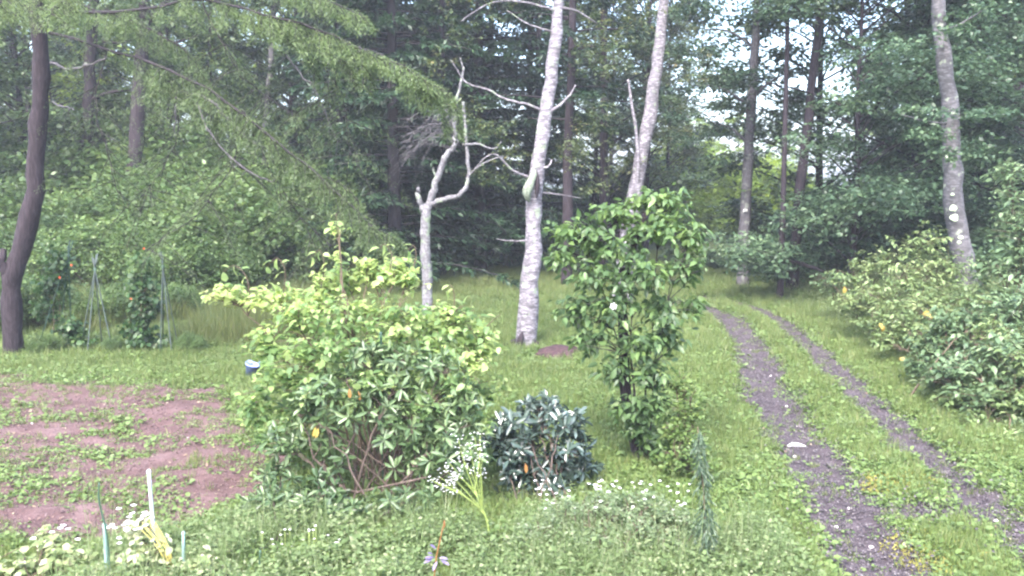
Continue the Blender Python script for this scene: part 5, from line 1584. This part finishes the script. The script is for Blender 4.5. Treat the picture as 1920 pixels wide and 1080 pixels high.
M['lf_bank'] = leafmat('leaf_bank', [(.045, .078, .038), (.08, .13, .062), (.12, .185, .09), (.20, .26, .14)], trans=.3, rough=.38, spec=.6)
M['lf_bank2'] = leafmat('leaf_bank_light', [(.065, .10, .042), (.11, .165, .065), (.16, .22, .09), (.26, .31, .15)], trans=.3, rough=.42)
rb_shrub((1900, 800), [(1870, 660, 11.5, 60, 26, 1), (1930, 640, 11.6, 50, 30, 1), (1820, 690, 11.5, 55, 24, 1, .4), (1900, 700, 11.3, 70, 26, 1.2), (1850, 740, 11.2, 65, 26, 1.1), (1930, 760, 11, 60, 30, 1.1), (1890, 790, 10.9, 50, 22, .8), (1980, 700, 11.2, 60, 50, 1.4), (1760, 690, 12, 45, 24, .6)],
         'broad-leaved bush spreading low at the right edge of the photo', 71, 'lf_bank', .11, 260, .5)
rb_shrub((1800, 740), [(1770, 610, 13, 50, 28, .9), (1830, 600, 13, 55, 30, 1), (1890, 580, 13, 60, 35, 1.1), (1740, 650, 13, 45, 28, .8), (1800, 660, 12.8, 60, 30, 1), (1950, 560, 13, 60, 50, 1.4), (1720, 690, 13, 30, 20, .4)],
         'broad-leaved bush behind the low one at the right edge', 72, 'lf_bank', .11, 160, .45)
rb_shrub((1700, 650), [(1650, 560, 16.5, 45, 26, .9, .6), (1700, 530, 16.5, 55, 32, 1, .6), (1690, 590, 16, 60, 30, 1), (1750, 560, 16, 50, 30, 1), (1640, 610, 16, 40, 24, .7), (1740, 510, 16.8, 50, 30, .8, .7), (1700, 630, 15.5, 40, 20, .6)],
         'pale green bush below the lichen-spotted birch, with a few yellow leaves', 73, 'lf_bank2', .10, 120, .5)
rb_shrub((1900, 640), [(1870, 500, 15, 55, 40, 1), (1920, 440, 15, 60, 50, 1.2), (1860, 560, 15, 60, 30, 1), (1900, 380, 15.5, 50, 40, .8), (1950, 500, 15, 60, 60, 1.3), (1890, 330, 16, 45, 30, .6, .6)],
         'tall bush right of the lichen-spotted birch at the frame edge', 74, 'lf_bank', .12, 120, .5)
rb_shrub((1590, 570), [(1560, 530, 19.5, 40, 20, .8, .3), (1610, 540, 19, 40, 22, .8, .4), (1630, 575, 18, 35, 20, .6)],
         'small bush at the outer bend of the track', 75, 'lf_bank', .10, 60, .35)
rb_shrub((1960, 850), [(1900, 830, 10.2, 30, 14, .4), (1960, 820, 10.2, 60, 30, 1)], 'low light-green shoots at the right edge below the broad-leaved bush', 76, 'lf_bank2', .09, 50, .55)
rb_shrub((1640, 600), [(1600, 520, 17.5, 45, 30, 1, .5), (1660, 490, 17.5, 55, 34, 1.1, .6), (1730, 460, 17.2, 60, 36, 1.2, .55), (1780, 500, 17, 50, 34, 1, .5), (1620, 560, 17, 40, 26, .8, .6), (1700, 560, 17, 60, 34, 1, .45), (1590, 570, 17, 30, 20, .5, .6)],
         'tall pale bush filling the bank left of the lichen-spotted birch', 77, 'lf_bank2', .10, 90, .55)
rb_shrub((1790, 700), [(1740, 640, 14, 45, 24, 1, .5), (1790, 680, 13, 50, 24, 1, .5), (1700, 610, 15, 40, 24, .8, .55), (1660, 640, 15, 30, 16, .5), (1760, 720, 12.2, 40, 18, .7, .5), (1820, 640, 13.2, 50, 24, .9, .5), (1720, 570, 15.5, 50, 26, .9, .6), (1820, 560, 14.5, 50, 30, .9, .55)],
         'loose pale growth filling the bank between the round bushes', 78, 'lf_bank2', .10, 90, .55)
rb_shrub((1880, 780), [(1840, 790, 10.8, 45, 18, .8, .5), (1790, 750, 11.5, 40, 18, .7, .5), (1900, 740, 10.9, 60, 30, 1, .5), (1930, 680, 11, 50, 30, 1, .55), (1860, 620, 12.4, 50, 26, .9, .6)],
         'light trailing growth at the grass edge under the low bush', 79, 'lf_bank2', .09, 90, .55)
bk = next(o for o in COL.objects if o.name == 'bank_bush.002')
for k, (px, py, D) in enumerate([(1738, 588, 15.1), (1742, 584, 15.1), (1655, 610, 15.4), (1650, 606, 15.4), (1583, 550, 16), (1685, 672, 15)]):
    r = np.random.default_rng(500 + k); p = PT(px, py, D)
    V, Fc = leafgeo(p[None], r.normal(0, .6, (1, 3)) + [[0, 0, -.3]], np.array([[.1, -1, .5]]), .13, .09, T_OVA)
    link('yellow_leaf', mesh_data('yellow_leaf', V - np.array(bk.location), [Fc], M['lf_yellow'], np.full(len(V), .6)), bk)

# ------------------------------------------------------------------ small stones, litter and fallen leaves
r = np.random.default_rng(90)
smesh = []
for k in range(4):
    n = 9; g = Geo()
    g.tube([[0, 0, -.01], [0, 0, .003], [0, 0, .016], [0, 0, .024]], [.022, .028, .024, .011], n, .22, r); smesh.append(g.data('pebble', M['stone'], True))
px_list = [(195, 838), (337, 858), (365, 766), (230, 802), (282, 798), (282, 827), (208, 820), (396, 853), (384, 895), (312, 899), (455, 863), (478, 918), (137, 864), (52, 852), (106, 838), (424, 832), (340, 740), (352, 826), (172, 857), (204, 892), (120, 920), (440, 790), (380, 842), (60, 800), (83, 791)]
for k, p in enumerate(px_list):
    q = on_ground(G(*p)); o = link('pebble', smesh[k % 4], None, q); o.rotation_euler = (0, 0, r.uniform(0, 6)); s = r.uniform(.5, 1.05); o.scale = (s * 1.3, s, s)
    tag(o, 'small pale stone lying on the reddish bare soil of the plot', 'stone', 'pale stones on the soil plot')
for k, p in enumerate([(1496, 798), (1591, 948), (1568, 982), (1634, 1018), (1490, 850), (1816, 902), (1867, 976), (1408, 652), (1445, 700), (1475, 760)]):
    q = on_ground(G(*p)); o = link('pebble', smesh[k % 4], None, q + [0, 0, .02]); o.rotation_euler = (0, 0, r.uniform(0, 6)); s = r.uniform(.4, .9); o.scale = (s * 1.2, s, s)
    tag(o, 'small pale stone lying in a wheel rut of the track', 'stone', 'pale stones on the track')
q = on_ground(G(1493, 832)) + [0, 0, .03]; g = Geo(); g.tube([[-.10, 0, 0], [-.03, .02, .015], [.05, .01, .01], [.11, -.01, 0]], [.012, .022, .02, .008], 7, .1, r)
o = link('bark_chip', g.data('bark_chip', M['flower_white'], True), None, q); tag(o, 'white curl of birch bark lying in the left wheel rut', 'bark chip')
q = on_ground(G(1697, 1035)) + [0, 0, .05]; V, Fc = leafgeo(np.zeros((1, 3)), np.array([[.5, .6, .2]]), np.array([[0, 0, 1.]]), .12, .08, T_OVA)
o = link('fallen_leaf', mesh_data('fallen_leaf', V, [Fc], M['lf_pale'], np.full(len(V), .95)), None, q); tag(o, 'single large pale leaf fallen at the edge of the left wheel rut', 'leaf')
# brown litter, one mass
n = 9500
x, y = spread(r, n, -12, 14, 5.5, 28, 1.2)
rm, sm = rut_mask(x, y), soil_mask(x, y)
k = (((rm > -.22) & (rm < .1) & (r.random(len(x)) < .6)) | (sm > -.2) | (r.random(len(x)) < .07))
x, y = x[k], y[k]; P = np.stack([x, y, gz(x, y) + .035], -1); g = Geo()
add_leaves(g, P, r.normal(0, 1, P.shape) * [1, 1, .25], [0, 0, 1] + r.normal(0, .4, P.shape), r.uniform(.025, .055, len(P)), r.uniform(.015, .03, len(P)), T_DIA, r.uniform(0, 1, len(P)))
M['litter'] = leafmat('leaf_litter', [(.11, .07, .06), (.17, .11, .09), (.22, .17, .10), (.30, .25, .20)], trans=.05, rough=.8)
tag(g.build('fallen_leaves', M['litter']), 'scattered brown fallen leaves on the soil and beside the ruts', kind='stuff')
# mossy yellow patches between the ruts
x, y = [], []
for px, py, rr_ in [(1690, 905, .28), (1755, 1035, .35), (1665, 920, .2), (1780, 1060, .3)]:
    c = G(px, py); m = 500
    a = r.uniform(0, 6.283, m); d = rr_ * np.sqrt(r.random(m)) ; x += list(c[0] + d * np.cos(a) * 1.3); y += list(c[1] + d * np.sin(a))
x, y = np.array(x), np.array(y); P = np.stack([x, y, gz(x, y) + .04], -1); g = Geo()
add_leaves(g, P, r.normal(0, 1, P.shape), [0, 0, 1] + r.normal(0, .5, P.shape), .035, .02, T_DIA, r.uniform(0, .8, len(P)))
tag(g.build('moss', leafmat('moss_yellow', [(.14, .15, .03), (.22, .21, .05), (.30, .26, .07)], trans=.2, rough=.8)), 'yellowish mossy patches between the two wheel ruts', kind='stuff')

# ------------------------------------------------------------------ added scattering volume: imitates camera glare and lifts the darks
veil_m = bpy.data.materials.new('veil_volume'); veil_m.use_nodes = True
nt = veil_m.node_tree; nt.nodes.remove(nt.nodes['Principled BSDF'])
pv = nt.nodes.new('ShaderNodeVolumePrincipled')
pv.inputs['Color'].default_value = (.86, .90, 1.0, 1); pv.inputs['Density'].default_value = VEIL_DENSITY
pv.inputs['Anisotropy'].default_value = 0.2
nt.links.new(pv.outputs[0], nt.nodes['Material Output'].inputs['Volume'])
x0, x1, y0, y1, z0, z1 = -420, 420, -170, 520, -2.0, 30.0
Vh = [(x, y, z) for x in (x0, x1) for y in (y0, y1) for z in (z0, z1)]
Qh = np.array([[0, 1, 3, 2], [4, 6, 7, 5], [0, 4, 5, 1], [2, 3, 7, 6], [0, 2, 6, 4], [1, 5, 7, 3]])
veil = link('glare_veil', mesh_data('glare_veil', Vh, [Qh], veil_m))
tag(veil, 'thin scattering volume added to imitate camera glare and lift the darks', kind='stuff')
